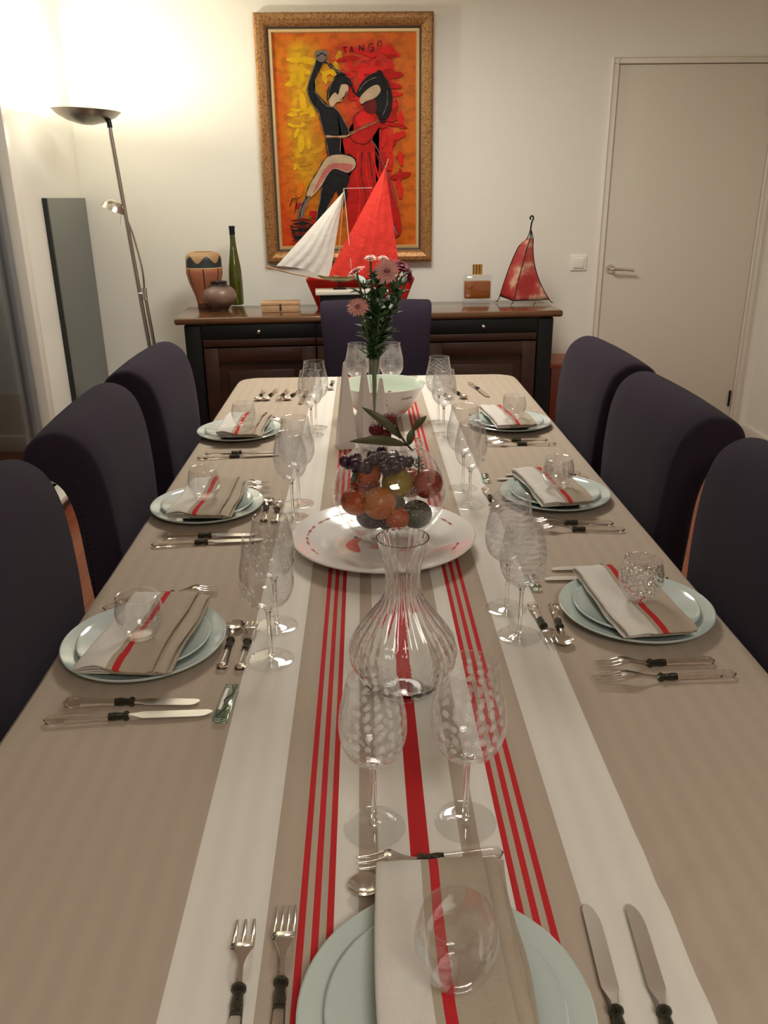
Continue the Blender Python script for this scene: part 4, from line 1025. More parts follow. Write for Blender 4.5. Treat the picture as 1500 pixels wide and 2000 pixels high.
o = obj('bowl_print', bm, [M['blackprint'], M['pinkprint'], M['p_grey']], t, smooth=False); o['label'] = 'small black and red print on the outside'
bm = NB(); a = radians(75); c_ = Vector((.112 * cos(a), .112 * sin(a), .066)); disc = [c_ + Vector((-sin(a), cos(a), 0)) * .011 * cos(q / 12 * 2 * pi) + Vector((.6 * cos(a), .6 * sin(a), .8)) * .012 * sin(q / 12 * 2 * pi) + Vector((-cos(a), -sin(a), .7)) * .002 for q in range(12)]
bm.faces.new([bm.verts.new(p) for p in disc]); obj('inner_motif', bm, 'orange', t, smooth=False)

VX, VY = -.026, 2.652
t = thing('bud_vase', 'slim clear trumpet vase holding the pink flowers', 'vase', (VX, VY, Z0))
bm = NB(); P1 = [(0, 0), (.026, 0), (.027, .003), (.012, .010), (.0095, .03), (.010, .09), (.013, .16), (.019, .215), (.026, .255)]
P1 = [(max(0, p.x), p.y) for p in spl([(a, c_, 0) for a, c_ in P1], 3)]; lathe(bm, P1, 40); lathe(bm, [(max(0, r - .0014), z + (.008 if z < .012 else 0)) for r, z in reversed(P1)], 40)
obj('vase_body', bm, 'glass', t, recalc=False)
bm = NB(); lathe(bm, [(0, .016), (.0078, .018), (.0080, .06), (.0085, .09), (.0115, .16), (.0125, .170), (0, .170)], 24); obj('water', bm, M['glass'], t)
MOUTH = Vector((VX, VY, Z0 + .255))
def stem_pts(head):
    h_ = Vector(head); b_ = Vector((VX + (h_.x - VX) * -.03, VY + (h_.y - VY) * -.03, Z0 + .03)); m1 = MOUTH + Vector(((h_.x - VX) * .10, (h_.y - VY) * .10, 0))
    return spl([b_, (b_ + m1) / 2 + Vector((0, 0, 0)), m1, m1 + (h_ - m1) * .5 + Vector((-(h_.x - VX) * .06, 0, .012)), h_], 6)
def flower(label, head, R, mat, facing, layers=3, n=20, cm='pinkc', leaves=3):
    t = thing('cut_flower', label, 'flower', head, group='cut flowers in the trumpet vase'); hd = Vector(head)
    q = Vector((0, 0, 1)).rotation_difference(Vector(facing).normalized()).to_matrix()
    bm = NB()
    for l in range(layers):
        rr = R * (1 - .24 * l); nn = n - 3 * l
        for i in range(nn):
            a = 2 * pi * (i + .5 * (l % 2)) / nn + random.uniform(-.06, .06); rise = .10 + .35 * l; le = rr * random.uniform(.9, 1.05)
            d = Vector((cos(a), sin(a), 0))
            leaf_bm(bm, q @ (d * R * .12 + Vector((0, 0, .002 * l))), q @ (d * le * cos(rise) + Vector((0, 0, le * sin(rise) * .6 + .002 * l))), R * .13, .08, .0006, side=q @ Vector((0, 0, 1)))
    obj('petals', bm, mat, t)
    bm = NB(); sphere(bm, q @ Vector((0, 0, .005)), R * .30, (1, 1, .5), 20); obj('flower_centre', bm, cm, t)
    bm = NB(); pts = stem_pts(head); tube(bm, [p - hd for p in pts], .0034, 8); st = obj('stem', bm, 'stem', t)
    for k in range(leaves):
        i = len(pts) // 2 + 2 + k * 3; p = pts[min(i, len(pts) - 2)] - hd; a = random.uniform(0, 2 * pi); bm = NB()
        leaf_bm(bm, p, p + Vector((.055 * cos(a), .03 * sin(a), .03)), .014, .12); obj('leaf', bm, 'leaf', t)
    return t
flower('large pink daisy-like flower facing forward at the top of the bouquet', (.018, 2.62, 1.280), .042, M['pink'], (.05, -1, .25), 4, 24)
flower('pink flower hanging low at the left of the bouquet', (-.072, 2.62, 1.172), .038, M['pink'], (-.1, -.75, .75), 4, 24)
flower('pink flower turned aside at the upper left of the bouquet', (-.075, 2.66, 1.275), .036, M['pink'], (-.5, -.1, .9), 3, 20)
flower('pale pink flower at the top left of centre in the bouquet', (-.030, 2.70, 1.312), .022, M['palepink'], (0, -.4, .9), 3, 16, 'palepink')
flower('pale pink flower at the very top of the bouquet', (.010, 2.71, 1.310), .020, M['palepink'], (.1, -.4, .9), 3, 16, 'palepink')
flower('dark magenta flower at the upper right of the bouquet', (.066, 2.69, 1.285), .036, M['magenta'], (.4, -.5, .8), 3, 20, 'magenta')
flower('dark magenta flower drooping at the right edge of the bouquet', (.090, 2.70, 1.255), .026, M['magenta'], (.9, -.4, .1), 3, 18, 'magenta')
def foliage(label, tip, n, seed, lw=.010, ll=.04, mat='leaf'):
    rnd = random.Random(seed); t = thing('foliage_sprig', label, 'foliage', (VX, VY, Z0 + .03), group='greenery in the trumpet vase'); b0 = Vector((VX, VY, Z0 + .03)); pts = stem_pts(tip)
    bm = NB(); tube(bm, [p - b0 for p in pts], .0018, 6); obj('stem', bm, 'stem', t)
    bm = NB()
    for i in range(n):
        u = .50 + .5 * i / n; p = pts[min(len(pts) - 1, int(u * (len(pts) - 1)))] - b0; a = rnd.uniform(0, 2 * pi); q = rnd.uniform(.6, 1.2)
        leaf_bm(bm, p, p + Vector((ll * q * cos(a), ll * .8 * q * sin(a), ll * rnd.uniform(.1, .9))), lw * q, rnd.uniform(-.1, .2))
    obj('leaves', bm, mat, t)
foliage('dark leafy sprig up the middle of the bouquet', (-.010, 2.66, 1.27), 30, 3, .022, .055)
foliage('dark leafy sprig leaning left in the bouquet', (-.055, 2.67, 1.25), 24, 5, .019, .050)
foliage('dark leafy sprig leaning right in the bouquet', (.055, 2.66, 1.245), 30, 8, .021, .052)
foliage('fine-leaved sprig at the right side of the bouquet', (.070, 2.69, 1.21), 40, 9, .013, .036)
foliage('low leaves around the mouth of the vase', (.012, 2.64, 1.12), 11, 12, .016, .055)

# ------------------------------------------------------------------ sideboard
SBZ = .915; SR = radians(3.2)
sb = thing('sideboard', 'long black and walnut sideboard against the back wall', 'sideboard', (-.025, 4.66, 0), SR)
SW, SD = 2.06, .50
bm = NB(); box(bm, (0, 0, SBZ - .0175), (SW, SD, .035), .013, 4); obj('top', bm, 'topwood', sb)
bm = NB(); bw, bd = SW - .09, SD - .06
box(bm, (0, .01, .47), (bw, bd - .03, .80))
for sx in (-1, 1):
    box(bm, (sx * (bw / 2 - .045), -.015, .44), (.09, bd, .88), .014, 3)
box(bm, (0, -bd / 2 + .005, .835), (bw - .14, .03, .094)); box(bm, (0, -bd / 2 + .005, .09), (bw - .14, .03, .10))
obj('carcass', bm, 'black', sb)
dw = (bw - .18) / 3
for i in range(3):
    x = (i - 1) * dw
    bm = NB(); box(bm, (x, -bd / 2 - .012, .840), (dw - .006, .016, .072), .002); d = obj('drawer', bm, 'black', sb)
    bm = NB(); sphere(bm, (x, -bd / 2 - .030, .838), .011, (1, .8, 1), 16); tube(bm, [(x, -bd / 2 - .018, .838), (x, -bd / 2 - .03, .838)], .004, 8); obj('knob', bm, 'chrome', d)
    bm = NB(); box(bm, (x, -bd / 2 - .008, .781), (dw - .006, .024, .038), .003); obj('rail', bm, 'doorwood', sb)
    bm = NB(); y = -bd / 2 - .010; z0, z1 = .15, .755; st = .075
    for xx, zz, ww, hh in ((x - dw / 2 + st / 2 + .004, (z0 + z1) / 2, st, z1 - z0), (x + dw / 2 - st / 2 - .004, (z0 + z1) / 2, st, z1 - z0), (x, z1 - st / 2, dw - 2 * st - .006, st), (x, z0 + st / 2, dw - 2 * st - .006, st)):
        box(bm, (xx, y, zz), (ww, .022, hh), .003)
    box(bm, (x, y + .009, (z0 + z1) / 2), (dw - 2 * st + .02, .012, z1 - z0 - 2 * st + .02)); box(bm, (x, y + .004, (z0 + z1) / 2), (dw - 2 * st - .09, .014, z1 - z0 - 2 * st - .09), .006, 2)
    obj('door', bm, 'doorwood', sb)

# things on the sideboard
ZS = SBZ + .0005
t = thing('clay_vase', 'tall orange clay vase with black wavy band on the sideboard left', 'vase', (-.937, 4.775, ZS), radians(20))
o_ = [(0, 0), (.050, 0), (.054, .006), (.052, .02), (.062, .07), (.088, .14), (.100, .19), (.0995, .222), (.097, .232), (.098, .262), (.094, .285), (.078, .300), (.060, .305), (.056, .303), (.056, .295), (.075, .28), (.085, .22), (.05, .03), (0, .02)]
bm = NB(); lathe(bm, o_, 64); obj('vase_body', bm, 'djembe', t)
t = thing('wine_bottle', 'slender olive green flute bottle behind the clay vase', 'bottle', (-.790, 4.925, ZS))
bm = NB(); lathe(bm, [(p.x, p.y) for p in spl([(a, c_, 0) for a, c_ in [(0.0, .008), (.030, 0), (.038, .004), (.040, .02), (.040, .13), (.036, .20), (.026, .27), (.0175, .33), (.0148, .38), (.0148, .42)]], 4)] + [(.0, .42)], 40); obj('bottle_body', bm, 'greenbottle', t)
bm = NB(); lathe(bm, [(.0, .425), (.0165, .425), (.017, .43), (.0155, .36), (.0152, .355)][0:0] + [(.0152, .385), (.0158, .387), (.0158, .418), (.0172, .420), (.0172, .430), (.0165, .433), (0, .433)], 32); obj('capsule', bm, 'foil', t)
t = thing('clay_pot', 'small round mauve-brown clay pot with dark neck in front of the vase', 'pot', (-.842, 4.655, ZS))
bm = NB(); lathe(bm, [(p.x, max(0, p.y)) for p in spl([(a, c_, 0) for a, c_ in [(0, 0), (.040, 0), (.043, .006), (.050, .018), (.078, .048), (.0895, .080), (.080, .110), (.056, .132), (.043, .140), (.045, .150), (.047, .156)]], 4)] + [(.041, .156), (.037, .140), (.05, .126), (.07, .10), (.06, .04), (0, .02)], 56); obj('pot_body', bm, 'pot', t)
t = thing('wooden_box', 'low light wooden box with a centre clasp on the sideboard', 'box', (-.505, 4.60, ZS), SR)
bm = NB(); box(bm, (0, 0, .018), (.205, .115, .036), .002); obj('box_base', bm, 'wood_box', t)
bm = NB(); box(bm, (0, 0, .0445), (.209, .119, .016), .003); obj('lid', bm, 'wood_box', t)
bm = NB(); box(bm, (.0, -.060, .028), (.010, .004, .036), .001); obj('clasp', bm, 'legwood', t)
# pedestal
t = thing('pedestal_box', 'black pedestal box with white marble top carrying the sailing boat', 'pedestal', (-.118, 4.535, ZS), SR)
bm = NB(); box(bm, (0, 0, .048), (.340, .13, .096), .003); obj('box_body', bm, 'black', t)
bm = NB(); box(bm, (0, 0, .107), (.385, .16, .022), .004, 2); obj('marble_top', bm, 'marble', t)
PZ = ZS + .1185
# red planter behind
t = thing('planter', 'red lacquered flaring trough behind the pedestal on the sideboard', 'planter', (-.070, 4.745, ZS))
bm = NB(); rings = []
for (hx, hy, z) in ((.240, .060, 0), (.300, .085, .155), (.292, .078, .155), (.232, .053, .012)):
    rings.append([bm.verts.new((p[0], p[1], z)) for p in rrect(hx, hy, .02, 5)])
for A, B in zip(rings, rings[1:]):
    for k in range(len(A)): bm.faces.new((A[k], A[(k + 1) % len(A)], B[(k + 1) % len(A)], B[k]))
bm.faces.new(rings[0]); bm.faces.new(rings[-1]); obj('trough', bm, 'redplastic', t)
# sailing boat, world coordinates around its foot
BX, BY = -.180, 4.535
t = thing('model_sailboat', 'model sailing boat with one white and one red sail on the pedestal', 'model boat', (BX, BY, PZ))
def B_(x, y, z): return (x - BX, y - BY, z - PZ)
bm = NB(); box(bm, (0, 0, .005), (.07, .05, .008), .002); tube(bm, [(0, 0, .008), (0, 0, .04)], .006, 10); obj('stand', bm, 'iron', t)
bm = NB(); n = 20; rings = []
for k in range(n + 1):
    u = k / n; x = -.115 + .245 * u; w_ = .030 * sin(pi * min(.97, max(.03, u))) ** .6; d_ = .030 * sin(pi * min(.97, max(.03, u))) ** .8; zt = .066 + .006 * (2 * u - 1) ** 2
    rings.append([bm.verts.new((x, w_ * cos(a), zt + min(0, -d_ * sin(a)) if q else zt)) for a, q in ((pi * i / 8, 1) for i in range(9))])
for A, B in zip(rings, rings[1:]):
    for k in range(8): bm.faces.new((A[k], A[k + 1], B[k + 1], B[k]))
    bm.faces.new((A[8], A[0], B[0], B[8]))
bm.faces.new(rings[0]); bm.faces.new(rings[-1]); h = obj('hull', bm, plain('greenish_brass', (.30, .27, .14), .35, metal=.7), t); h['label'] = 'small greenish brass hull'
bm = NB(); box(bm, (.02, 0, .070), (.10, .03, .010), .002); obj('deck', bm, 'spar', t)
mastT = B_(-.144, 4.54, 1.535); 
bm = NB(); tube(bm, [B_(-.192, 4.53, 1.09), mastT], [.0045, .003], 8); obj('mast', bm, 'spar', t)
bm = NB(); tube(bm, spl([B_(-.566, 4.50, 1.160), B_(-.42, 4.51, 1.118), B_(-.245, 4.53, 1.085)], 5), .004, 8); obj('bowsprit', bm, 'spar', t)
bm = NB(); tube(bm, [B_(.066, 4.53, 1.615), B_(.086, 4.53, 1.672)], .003, 8); obj('yard', bm, 'spar', t)
bm = NB(); tube(bm, [mastT, B_(.002, 4.52, 1.536)], .0014, 6); tube(bm, [mastT, B_(-.112, 4.50, 1.10)], .0018, 6); tube(bm, [B_(-.545, 4.50, 1.152), B_(-.28, 4.50, 1.09)], .001, 6); obj('rigging', bm, 'thread', t)
def tri_sail(bm, A, B, C, bulge, hang, th=.0015):
    A, B, C = Vector(A), Vector(B), Vector(C)       # A peak, B-C foot
    def fn(u, v):
        u = max(u, .004) if u > 0 else .004
        p = A.lerp(B.lerp(C, v), u); n_ = (B - A).cross(C - A).normalized()
        q = sin(pi * v) * sin(pi * min(1, u * .75 + .1)); foot = B.lerp(C, v)
        rip = .0055 * sin(v * 30 + u * 7 + 2 * sin(u * 6)) * u * sin(pi * v)
        return p + n_ * (bulge * q + rip) + Vector((0, 0, hang * sin(pi * v) * u ** 3)) + (B - C).normalized() * 0
    sheet(bm, fn, 24, 26, th)
bm = NB(); tri_sail(bm, B_(-.146, 4.53, 1.518), B_(-.508, 4.50, 1.160), B_(-.232, 4.53, 1.088), .035, .018); obj('white_sail', bm, 'whitesail', t, recalc=False)
bm = NB(); tri_sail(bm, B_(.070, 4.52, 1.635), B_(-.250, 4.53, 1.092), B_(.142, 4.52, 1.110), .04, -.01); obj('red_sail', bm, 'redsail', t, recalc=False)
# decanter
t = thing('decanter', 'square clear decanter of amber liquor with gold stopper on the sideboard', 'decanter', (.600, 4.86, ZS), SR)
bm = NB(); box(bm, (0, 0, .078), (.162, .070, .156), .006, 2); bmesh.ops.recalc_face_normals(bm, faces=bm.faces)
obj('decanter_glass', bm, etched('thick_clear_glass', base=.07, power=1.8), t)
bm = NB(); box(bm, (0, 0, .073), (.150, .058, .098), .008, 3); obj('liquor', bm, 'amber', t)
bm = NB()
for x in (-.018, .0, .018): tube(bm, [(x, 0, .157), (x, 0, .212)], .0105, 14)
obj('stopper', bm, 'brass', t)
# red hide lamp
t = thing('table_lamp', 'red hide lamp shaped like a sail on a wrought iron stand', 'lamp', (.882, 4.80, ZS), radians(0))
LZ = ZS
def EX(i, u): return u ** (.56, .95, 2.3, 1.6)[i]
corn_t = [Vector((-.014, .012, .352)), Vector((-.004, -.014, .352)), Vector((.016, -.004, .352)), (Vector((.010, .014, .352)))]
corn_b = [Vector((-.150, .05, .036)), Vector((-.092, -.080, .022)), Vector((.120, -.030, .022)), (Vector((.060, .09, .036)))]
bm = NB(); n = 14; rings = []
for k in range(n + 1):
    u = k / n; q = u ** 1.55; ring = []
    for i in range(4):
        a0, a1 = corn_t[i], corn_b[i]; b0_, b1_ = corn_t[(i + 1) % 4], corn_b[(i + 1) % 4]
        pa = Vector((a0.x + (a1.x - a0.x) * EX(i, u), a0.y + (a1.y - a0.y) * q, a0.z + (a1.z - a0.z) * u))
        pb = Vector((b0_.x + (b1_.x - b0_.x) * EX((i + 1) % 4, u), b0_.y + (b1_.y - b0_.y) * q, b0_.z + (b1_.z - b0_.z) * u))
        for j in range(5): 
            p = pa.lerp(pb, j / 5); cen_ = (pa + pb) / 2; ins = 1 - .06 * sin(pi * j / 5) * u; ring.append(bm.verts.new((p.x * ins, p.y * ins, p.z)))
    rings.append(ring)
for A, B in zip(rings, rings[1:]):
    for k in range(20): bm.faces.new((A[k], A[(k + 1) % 20], B[(k + 1) % 20], B[k]))
sh = obj('shade', bm, 'hide', t, angle=30); so = sh.modifiers.new('th', 'SOLIDIFY'); so.thickness = .0015
bm = NB()
for i in range(4):
    a, c_ = corn_t[i], corn_b[i]; out = Vector((c_.x, c_.y, 0)).normalized()
    pts = []
    for k in range(9):
        u = k / 8; q = u ** 1.55; qq = EX(i, u)
        pts.append(Vector((a.x + (c_.x - a.x) * qq, a.y + (c_.y - a.y) * q, a.z + (c_.z - a.z) * u)))
    foot = c_ + out * .010
    tube(bm, spl([Vector((0, 0, .405))] + pts + [Vector((foot.x, foot.y, .010)), Vector((foot.x + out.x * .012, foot.y + out.y * .012, .004))], 3), .0026, 6)
for i in range(4): tube(bm, [corn_b[i], corn_b[(i + 1) % 4]], .0024, 6)
tube(bm, spl([(0, 0, .40), (.004, 0, .435), (.012, 0, .455), (.006, 0, .470), (-.006, 0, .462), (-.002, 0, .450)], 4), .0045, 8)
obj('iron_stand', bm, 'iron', t)
# low red bench right of the sideboard
t = thing('storage_bench', 'low red-brown box bench between sideboard and right chairs', 'bench', (1.165, 4.88, 0))
bm = NB(); box(bm, (0, 0, .275), (.27, .30, .55), .004); obj('bench_body', bm, 'redbox', t)
bm = NB(); box(bm, (0, 0, .565), (.29, .32, .030), .006, 2); obj('bench_top', bm, plain('warm_red_wood_top', (.45, .10, .035), .35), t)

# ------------------------------------------------------------------ painting
t = thing('framed_painting', 'large gold-framed painting of a tango couple in red and orange', 'painting', (-.1315, YB, 1.775))
FW, FH = .967, 1.282; D_ = .055
def frame_ring(bm, x0, x1, d0, d1, mi):
    """mitred ring between insets x0 and x1, at depths d0,d1"""
    def rc(e, d): hx, hz = FW / 2 - e, FH / 2 - e; return [bm.verts.new(p) for p in ((-hx, -d, -hz), (hx, -d, -hz), (hx, -d, hz), (-hx, -d, hz))]
    A, B = rc(x0, d0), rc(x1, d1)
    for k in range(4): f = bm.faces.new((A[k], A[(k + 1) % 4], B[(k + 1) % 4], B[k])); f.material_index = mi
bm = NB()
for x0, x1, d0, d1, mi in ((0, 0, .004, .050, 0), (0, .012, .050, .058, 0), (.012, .030, .058, .060, 0), (.030, .052, .060, .050, 0), (.052, .064, .050, .036, 0), (.064, .076, .036, .032, 2), (.076, .090, .034, .036, 1), (.090, .094, .036, .024, 1)): frame_ring(bm, x0, x1, d0, d1, mi)
obj('frame', bm, [M['gold'], M['goldline'], M['framedark']], t, smooth=False, recalc=False)
bm = NB(); cw, ch = FW / 2 - .092, FH / 2 - .092; uvl = bm.loops.layers.uv.verify()
box(bm, (0, -.0115, 0), (2 * cw, .023, 2 * ch))
for f in bm.faces:
    for lp in f.loops: lp[uvl].uv = ((lp.vert.co.x + cw) / (2 * cw), (lp.vert.co.z + ch) / (2 * ch))
obj('canvas', bm, 'canvas', t, smooth=False)
def uvp(x, y):
    s_ = (y - 235) / 1565; xl = 185 + 65 * s_; xr = 1260 - 20 * s_; u = (x - xl) / (xr - xl); return ((u - .5) * 2 * cw, (.5 - s_) * 2 * ch)
pm = ['p_ochre', 'p_org', 'p_black', 'p_grey', 'p_skin', 'p_pink', 'p_red', 'p_red2', 'p_dark', 'p_yel', 'p_brown']
bm = NB(); lay_d = [.0235]
def shape(pts, mi, smooth_=True):
    lay_d[0] += .00022; P = [uvp(*p) for p in pts]
    if smooth_: P = [(q.x, q.y) for q in spl([(a, c_, 0) for a, c_ in P], 4, True)]
    P = [(max(-cw, min(cw, a)), max(-ch, min(ch, c_))) for a, c_ in P]
    f = bm.faces.new([bm.verts.new((a, -lay_d[0], c_)) for a, c_ in P]); f.material_index = pm.index(mi); bmesh.ops.triangulate(bm, faces=[f])
def stroke(pts, wd, mi, sm=True, taper=False):
    lay_d[0] += .00012; P = [Vector((*uvp(*p), 0)) for p in pts]; P = spl(P, 5) if sm and len(P) > 2 else P; w_ = wd / 1075 * 2 * cw / 2
    Lr = []
    for i, p in enumerate(P):
        tn = (P[min(i + 1, len(P) - 1)] - P[max(i - 1, 0)]).normalized(); nn = Vector((-tn.y, tn.x, 0)); k = w_ * (.75 + .35 * sin(i * 1.7)) if not taper else w_ * (.08 + sin(pi * min(.99, max(.01, i / (len(P) - 1)))) ** .6 * (1 + .12 * sin(i * 1.3 + wd)))
        Lr.append((bm.verts.new((p.x + nn.x * k, -lay_d[0], p.y + nn.y * k)), bm.verts.new((p.x - nn.x * k, -lay_d[0], p.y - nn.y * k))))
    for a, c_ in zip(Lr, Lr[1:]): f = bm.faces.new((a[0], c_[0], c_[1], a[1])); f.material_index = pm.index(mi)
# yellow and red brush patches
rp = random.Random(4)
for n_, (x0, x1, y0, y1), (l0, l1), ms in ((34, (340, 480, 320, 1230), (60, 150), ('p_yel', 'p_yel', 'p_ochre')), (9, (560, 700, 330, 620), (50, 110), ('p_yel', 'p_ochre')), (30, (740, 1100, 330, 700), (80, 200), ('p_red2', 'p_red2', 'p_red')),
        (22, (980, 1140, 740, 1500), (60, 160), ('p_red2', 'p_red')), (12, (340, 600, 1320, 1720), (60, 120), ('p_org', 'p_red'))):
    for _ in range(n_):
        x = rp.uniform(x0, x1); y = rp.uniform(y0, y1); l_ = rp.uniform(l0, l1) / 2; dy = rp.uniform(-18, 18); vert = rp.random() < .5
        stroke([(x - l_, y - dy), (x, y + rp.uniform(-8, 8)), (x + l_, y + dy)] if not vert else [(x - dy, y - l_), (x, y), (x + dy, y + l_)], rp.uniform(22, 52), rp.choice(ms), taper=True)
# woman's dress, then the man, then limbs and heads
shape([(790, 830), (860, 765), (920, 770), (985, 870), (925, 985), (960, 1060), (1060, 1300), (1110, 1500), (1120, 1720), (900, 1740), (760, 1700), (735, 1500), (720, 1330), (760, 1250), (805, 1150), (760, 1100), (700, 1085), (690, 1000), (780, 950)], 'p_red')
for q in range(6): stroke([(820 + q * 26, 1080), (800 + q * 40, 1250), (830 + q * 40, 1420), (800 + q * 45, 1640)], 12, 'p_dark' if q % 2 else 'p_red2')
shape([(820, 800), (890, 790), (940, 850), (880, 900), (810, 880)], 'p_red2')
shape([(530, 790), (600, 745), (665, 775), (740, 900), (755, 960), (700, 985), (690, 1075), (720, 1110), (600, 1110), (580, 1000), (555, 900)], 'p_black')
shape([(525, 400), (490, 500), (445, 620), (470, 710), (545, 810), (610, 760), (530, 670), (492, 600), (525, 520), (570, 430)], 'p_black')
stroke([(440, 640), (470, 540), (510, 440)], 10, 'p_grey'); stroke([(500, 640), (560, 720), (600, 750)], 8, 'p_grey')
stroke([(570, 420), (630, 470), (700, 530), (770, 590)], 26, 'p_black'); stroke([(585, 425), (640, 480), (700, 520)], 9, 'p_grey')
stroke([(770, 590), (790, 640), (830, 680)], 20, 'p_black')
shape([(505, 375), (545, 355), (600, 370), (590, 410), (560, 440), (515, 420)], 'p_grey'); stroke([(520, 400), (560, 380), (590, 400)], 12, 'p_black')
shape([(615, 750), (605, 690), (640, 660), (690, 600), (745, 600), (745, 650), (712, 690), (700, 712), (665, 720), (635, 750)], 'p_skin')
shape([(590, 690), (600, 620), (650, 555), (710, 520), (765, 560), (770, 615), (740, 590), (695, 600), (675, 665), (645, 650), (605, 700)], 'p_black')
stroke([(690, 705), (710, 690), (742, 640)], 8, 'p_black')
shape([(815, 650), (860, 570), (950, 515), (1035, 560), (1058, 650), (1052, 760), (1010, 845), (940, 790), (870, 750), (840, 700)], 'p_black')
shape([(845, 735), (835, 690), (900, 625), (965, 600), (990, 640), (950, 690), (880, 715)], 'p_skin')
shape([(860, 760), (880, 725), (940, 700), (960, 760), (940, 800), (890, 800)], 'p_dark')
stroke([(830, 640), (880, 580), (960, 545)], 7, 'p_grey'); stroke([(1040, 640), (1035, 740), (1000, 820)], 6, 'p_grey')
stroke([(575, 965), (720, 968), (800, 925), (980, 850)], 24, 'p_brown'); stroke([(580, 964), (720, 966), (760, 950)], 10, 'p_skin'); stroke([(770, 950), (860, 905), (960, 865)], 8, 'p_pink')
stroke([(750, 965), (800, 1010), (880, 1020), (930, 960)], 9, 'p_dark'); stroke([(780, 880), (790, 820), (830, 790)], 8, 'p_dark')
shape([(600, 1215), (740, 1240), (735, 1330), (665, 1345), (620, 1430), (570, 1540), (515, 1650), (498, 1610), (530, 1450), (545, 1330)], 'p_black')
shape([(655, 1330), (725, 1330), (735, 1420), (700, 1500), (680, 1440)], 'p_black')
shape([(590, 1118), (700, 1100), (785, 1130), (795, 1190), (745, 1235), (650, 1205), (600, 1235), (540, 1335), (480, 1405), (425, 1430), (450, 1340), (520, 1220)], 'p_skin')
shape([(600, 1175), (720, 1165), (780, 1180), (745, 1228), (650, 1200), (590, 1240), (520, 1340), (480, 1390), (520, 1290)], 'p_pink')
stroke([(425, 1430), (450, 1335), (520, 1215), (590, 1112), (700, 1095), (785, 1125), (800, 1190), (745, 1240)], 8, 'p_black')
shape([(425, 1420), (465, 1410), (430, 1480), (400, 1570), (365, 1590), (375, 1510)], 'p_grey'); stroke([(440, 1410), (400, 1480), (375, 1580)], 10, 'p_black')
stroke([(310, 1480), (330, 1430), (360, 1440), (345, 1530)], 9, 'p_black')
for q in range(5): stroke([(310 + 8 * q, 1640 + 25 * q), (390, 1655 + 22 * q), (480, 1630 + 26 * q)], 16, 'p_black')
stroke([(350, 1620), (420, 1600), (470, 1560)], 14, 'p_brown'); stroke([(1020, 1480), (1060, 1600), (1100, 1720)], 14, 'p_grey')
stroke([(470, 1100), (520, 1090), (590, 1060)], 6, 'p_brown')
for ol in ([(600, 748), (665, 775), (740, 900), (755, 955)], [(530, 790), (555, 900), (582, 1000), (600, 1105)], [(445, 620), (470, 710), (530, 790)], [(690, 985), (685, 1075)], [(548, 1340), (530, 1450), (500, 1600)], [(600, 690), (620, 600), (690, 525), (765, 555)], [(620, 1430), (575, 1530)], [(920, 1000), (960, 1060), (1050, 1300), (1100, 1500)]): stroke(ol, 7, 'p_grey')
for ol in ([(1040, 600), (1070, 700), (1050, 800), (1005, 870)], [(990, 560), (1060, 640), (1066, 760)], [(940, 540), (985, 505), (1010, 540)], [(960, 780), (985, 850), (1020, 870)], [(640, 560), (690, 520), (740, 535)]): stroke(ol, 16, 'p_black', taper=True)
for q in range(7): stroke([(320 + 12 * (q % 3), 1600 + 26 * q), (400, 1590 + 27 * q), (470 - 14 * (q % 2), 1600 + 24 * q)], 20, 'p_black' if q % 2 else 'p_dark', taper=True)
# the painted word TANGO
for st in ([(712, 345), (745, 338)], [(728, 342), (732, 382)], [(765, 375), (778, 335)], [(778, 335), (795, 372)], [(768, 360), (790, 357)], [(838, 368), (834, 328)], [(834, 328), (868, 362)], [(868, 362), (866, 322)], [(938, 322), (918, 316), (902, 332), (904, 356), (922, 368), (940, 360)], [(940, 362), (940, 344)], [(942, 344), (924, 344)], [(975, 302), (995, 300), (1003, 318), (992, 335), (974, 332), (970, 314), (976, 302)]): stroke(st, 7, 'p_black', False)
stroke([(850, 440), (920, 425), (960, 400)], 5, 'p_dark')
o = obj('painted_figures', bm, [M[k] for k in pm], t, smooth=False, recalc=False); o['label'] = 'dancing couple in black and red with the word TANGO'

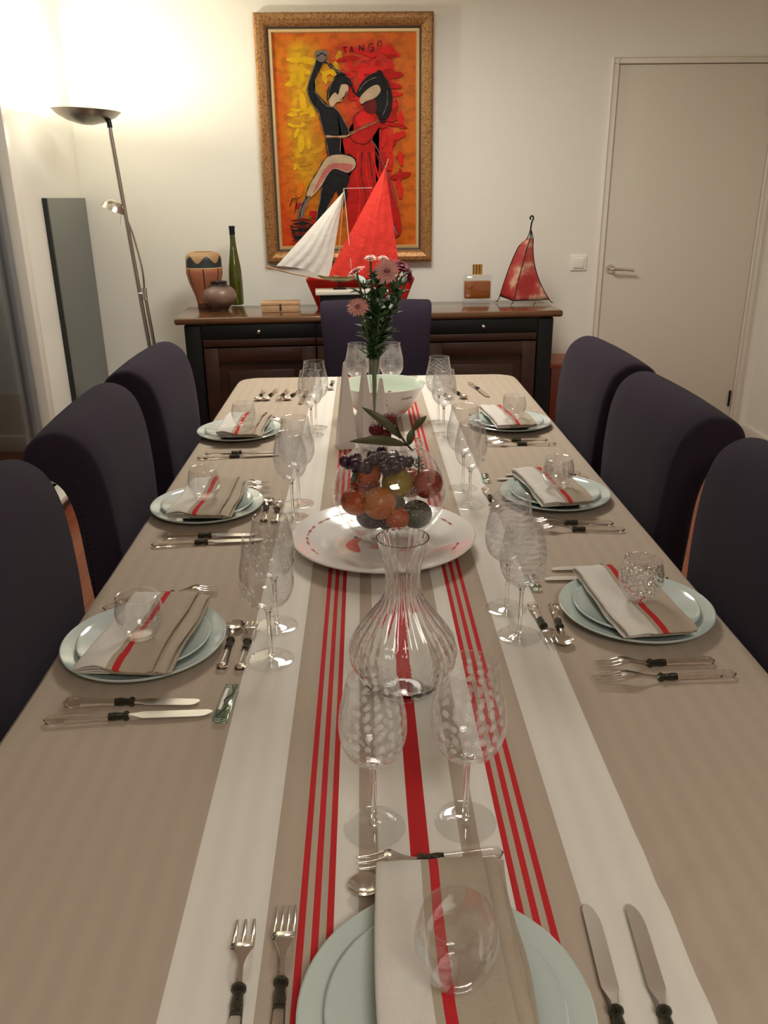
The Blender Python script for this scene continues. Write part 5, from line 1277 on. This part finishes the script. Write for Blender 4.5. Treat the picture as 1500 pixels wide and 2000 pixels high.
# ------------------------------------------------------------------ floor lamp
LB = Vector((-1.150, 4.44, 0)); JT = Vector((-1.270, 4.42, 1.850))
t = thing('floor_lamp', 'brushed steel uplighter floor lamp with a small reading arm in the corner', 'lamp', LB)
def FL(v): return Vector(v) - LB
bm = NB(); lathe(bm, [(0, 0), (.105, 0), (.108, .006), (.106, .018), (.02, .026), (0, .026)], 48); obj('base', bm, 'steel', t)
bm = NB(); tube(bm, [(0, 0, .02), FL(JT - Vector((0, 0, .01)))], .0105, 14); obj('pole', bm, 'steel', t)
bm = NB(); tube(bm, [FL(JT + Vector((.002, 0, -.03))), FL(JT + Vector((-.002, 0, .012))), FL(JT + Vector((-.03, .002, .035)))], [.014, .014, .007], 12); obj('swivel_joint', bm, 'iron', t)
dsh = obj('dish', lathe(NB(), [(0, -.062), (.03, -.060), (.09, -.045), (.135, -.022), (.160, 0), (.163, .002), (.161, .004), (.133, -.016), (.088, -.039), (.03, -.053), (0, -.055)], 64), 'steel', t, loc=FL(DISH), rot=(0, radians(3), 0))
bm = NB(); lathe(bm, [(0, -.0545), (.012, -.0540), (.014, -.050), (.012, -.047), (0, -.0465)], 20); g = obj('bulb', bm, plain('bulb_glass', (.9, .9, .85), .2), dsh)
em = g.data.materials[0].node_tree.nodes['Principled BSDF']; em.inputs['Emission Color'].default_value = (1, .85, .6, 1); em.inputs['Emission Strength'].default_value = 6
# second pole and reading arm
P0 = Vector((LB.x + .034, 4.43, .02)); P1_ = Vector((-1.190, 4.42, 1.045))
bm = NB(); tube(bm, [FL(P0), FL(P1_)], .009, 12); obj('reading_pole', bm, 'steel', t)
bm = NB(); tube(bm, [FL(P1_ + Vector((0, 0, -.04))), FL(P1_ + Vector((0, 0, .02)))], .013, 12); tube(bm, [FL(P1_ + Vector((.0, 0, -.01))), FL(P1_ + Vector((-.03, 0, -.01)))], .007, 10); obj('clamp', bm, 'chrome', t)
RD_ = Vector((-.82, -.1, .36)).normalized()
arm = spl([FL(P1_), FL((-1.186, 4.41, 1.16)), FL((-1.208, 4.41, 1.30)), FL((-1.232, 4.42, 1.385)), FL((-1.250, 4.42, 1.430))], 6)
bm = NB(); tube(bm, arm, .0055, 8); obj('flexible_arm', bm, 'steel', t)
rd = lathe(NB(), [(0, .030), (.012, .030), (.03, .024), (.052, .004), (.060, -.016), (.0615, -.018), (.058, -.016), (.050, .000), (.028, .019), (0, .025)], 40)
ro = obj('reading_shade', rd, 'steel', t, loc=FL((-1.295, 4.42, 1.463)), rot=(0, radians(24), 0)); ro['label'] = 'small oval reading lamp shade'
bm = NB(); tube(bm, [FL((-1.262, 4.415, 1.425)), FL((-1.272, 4.415, 1.375))], .0018, 6); obj('switch_lever', bm, 'chrome', t)
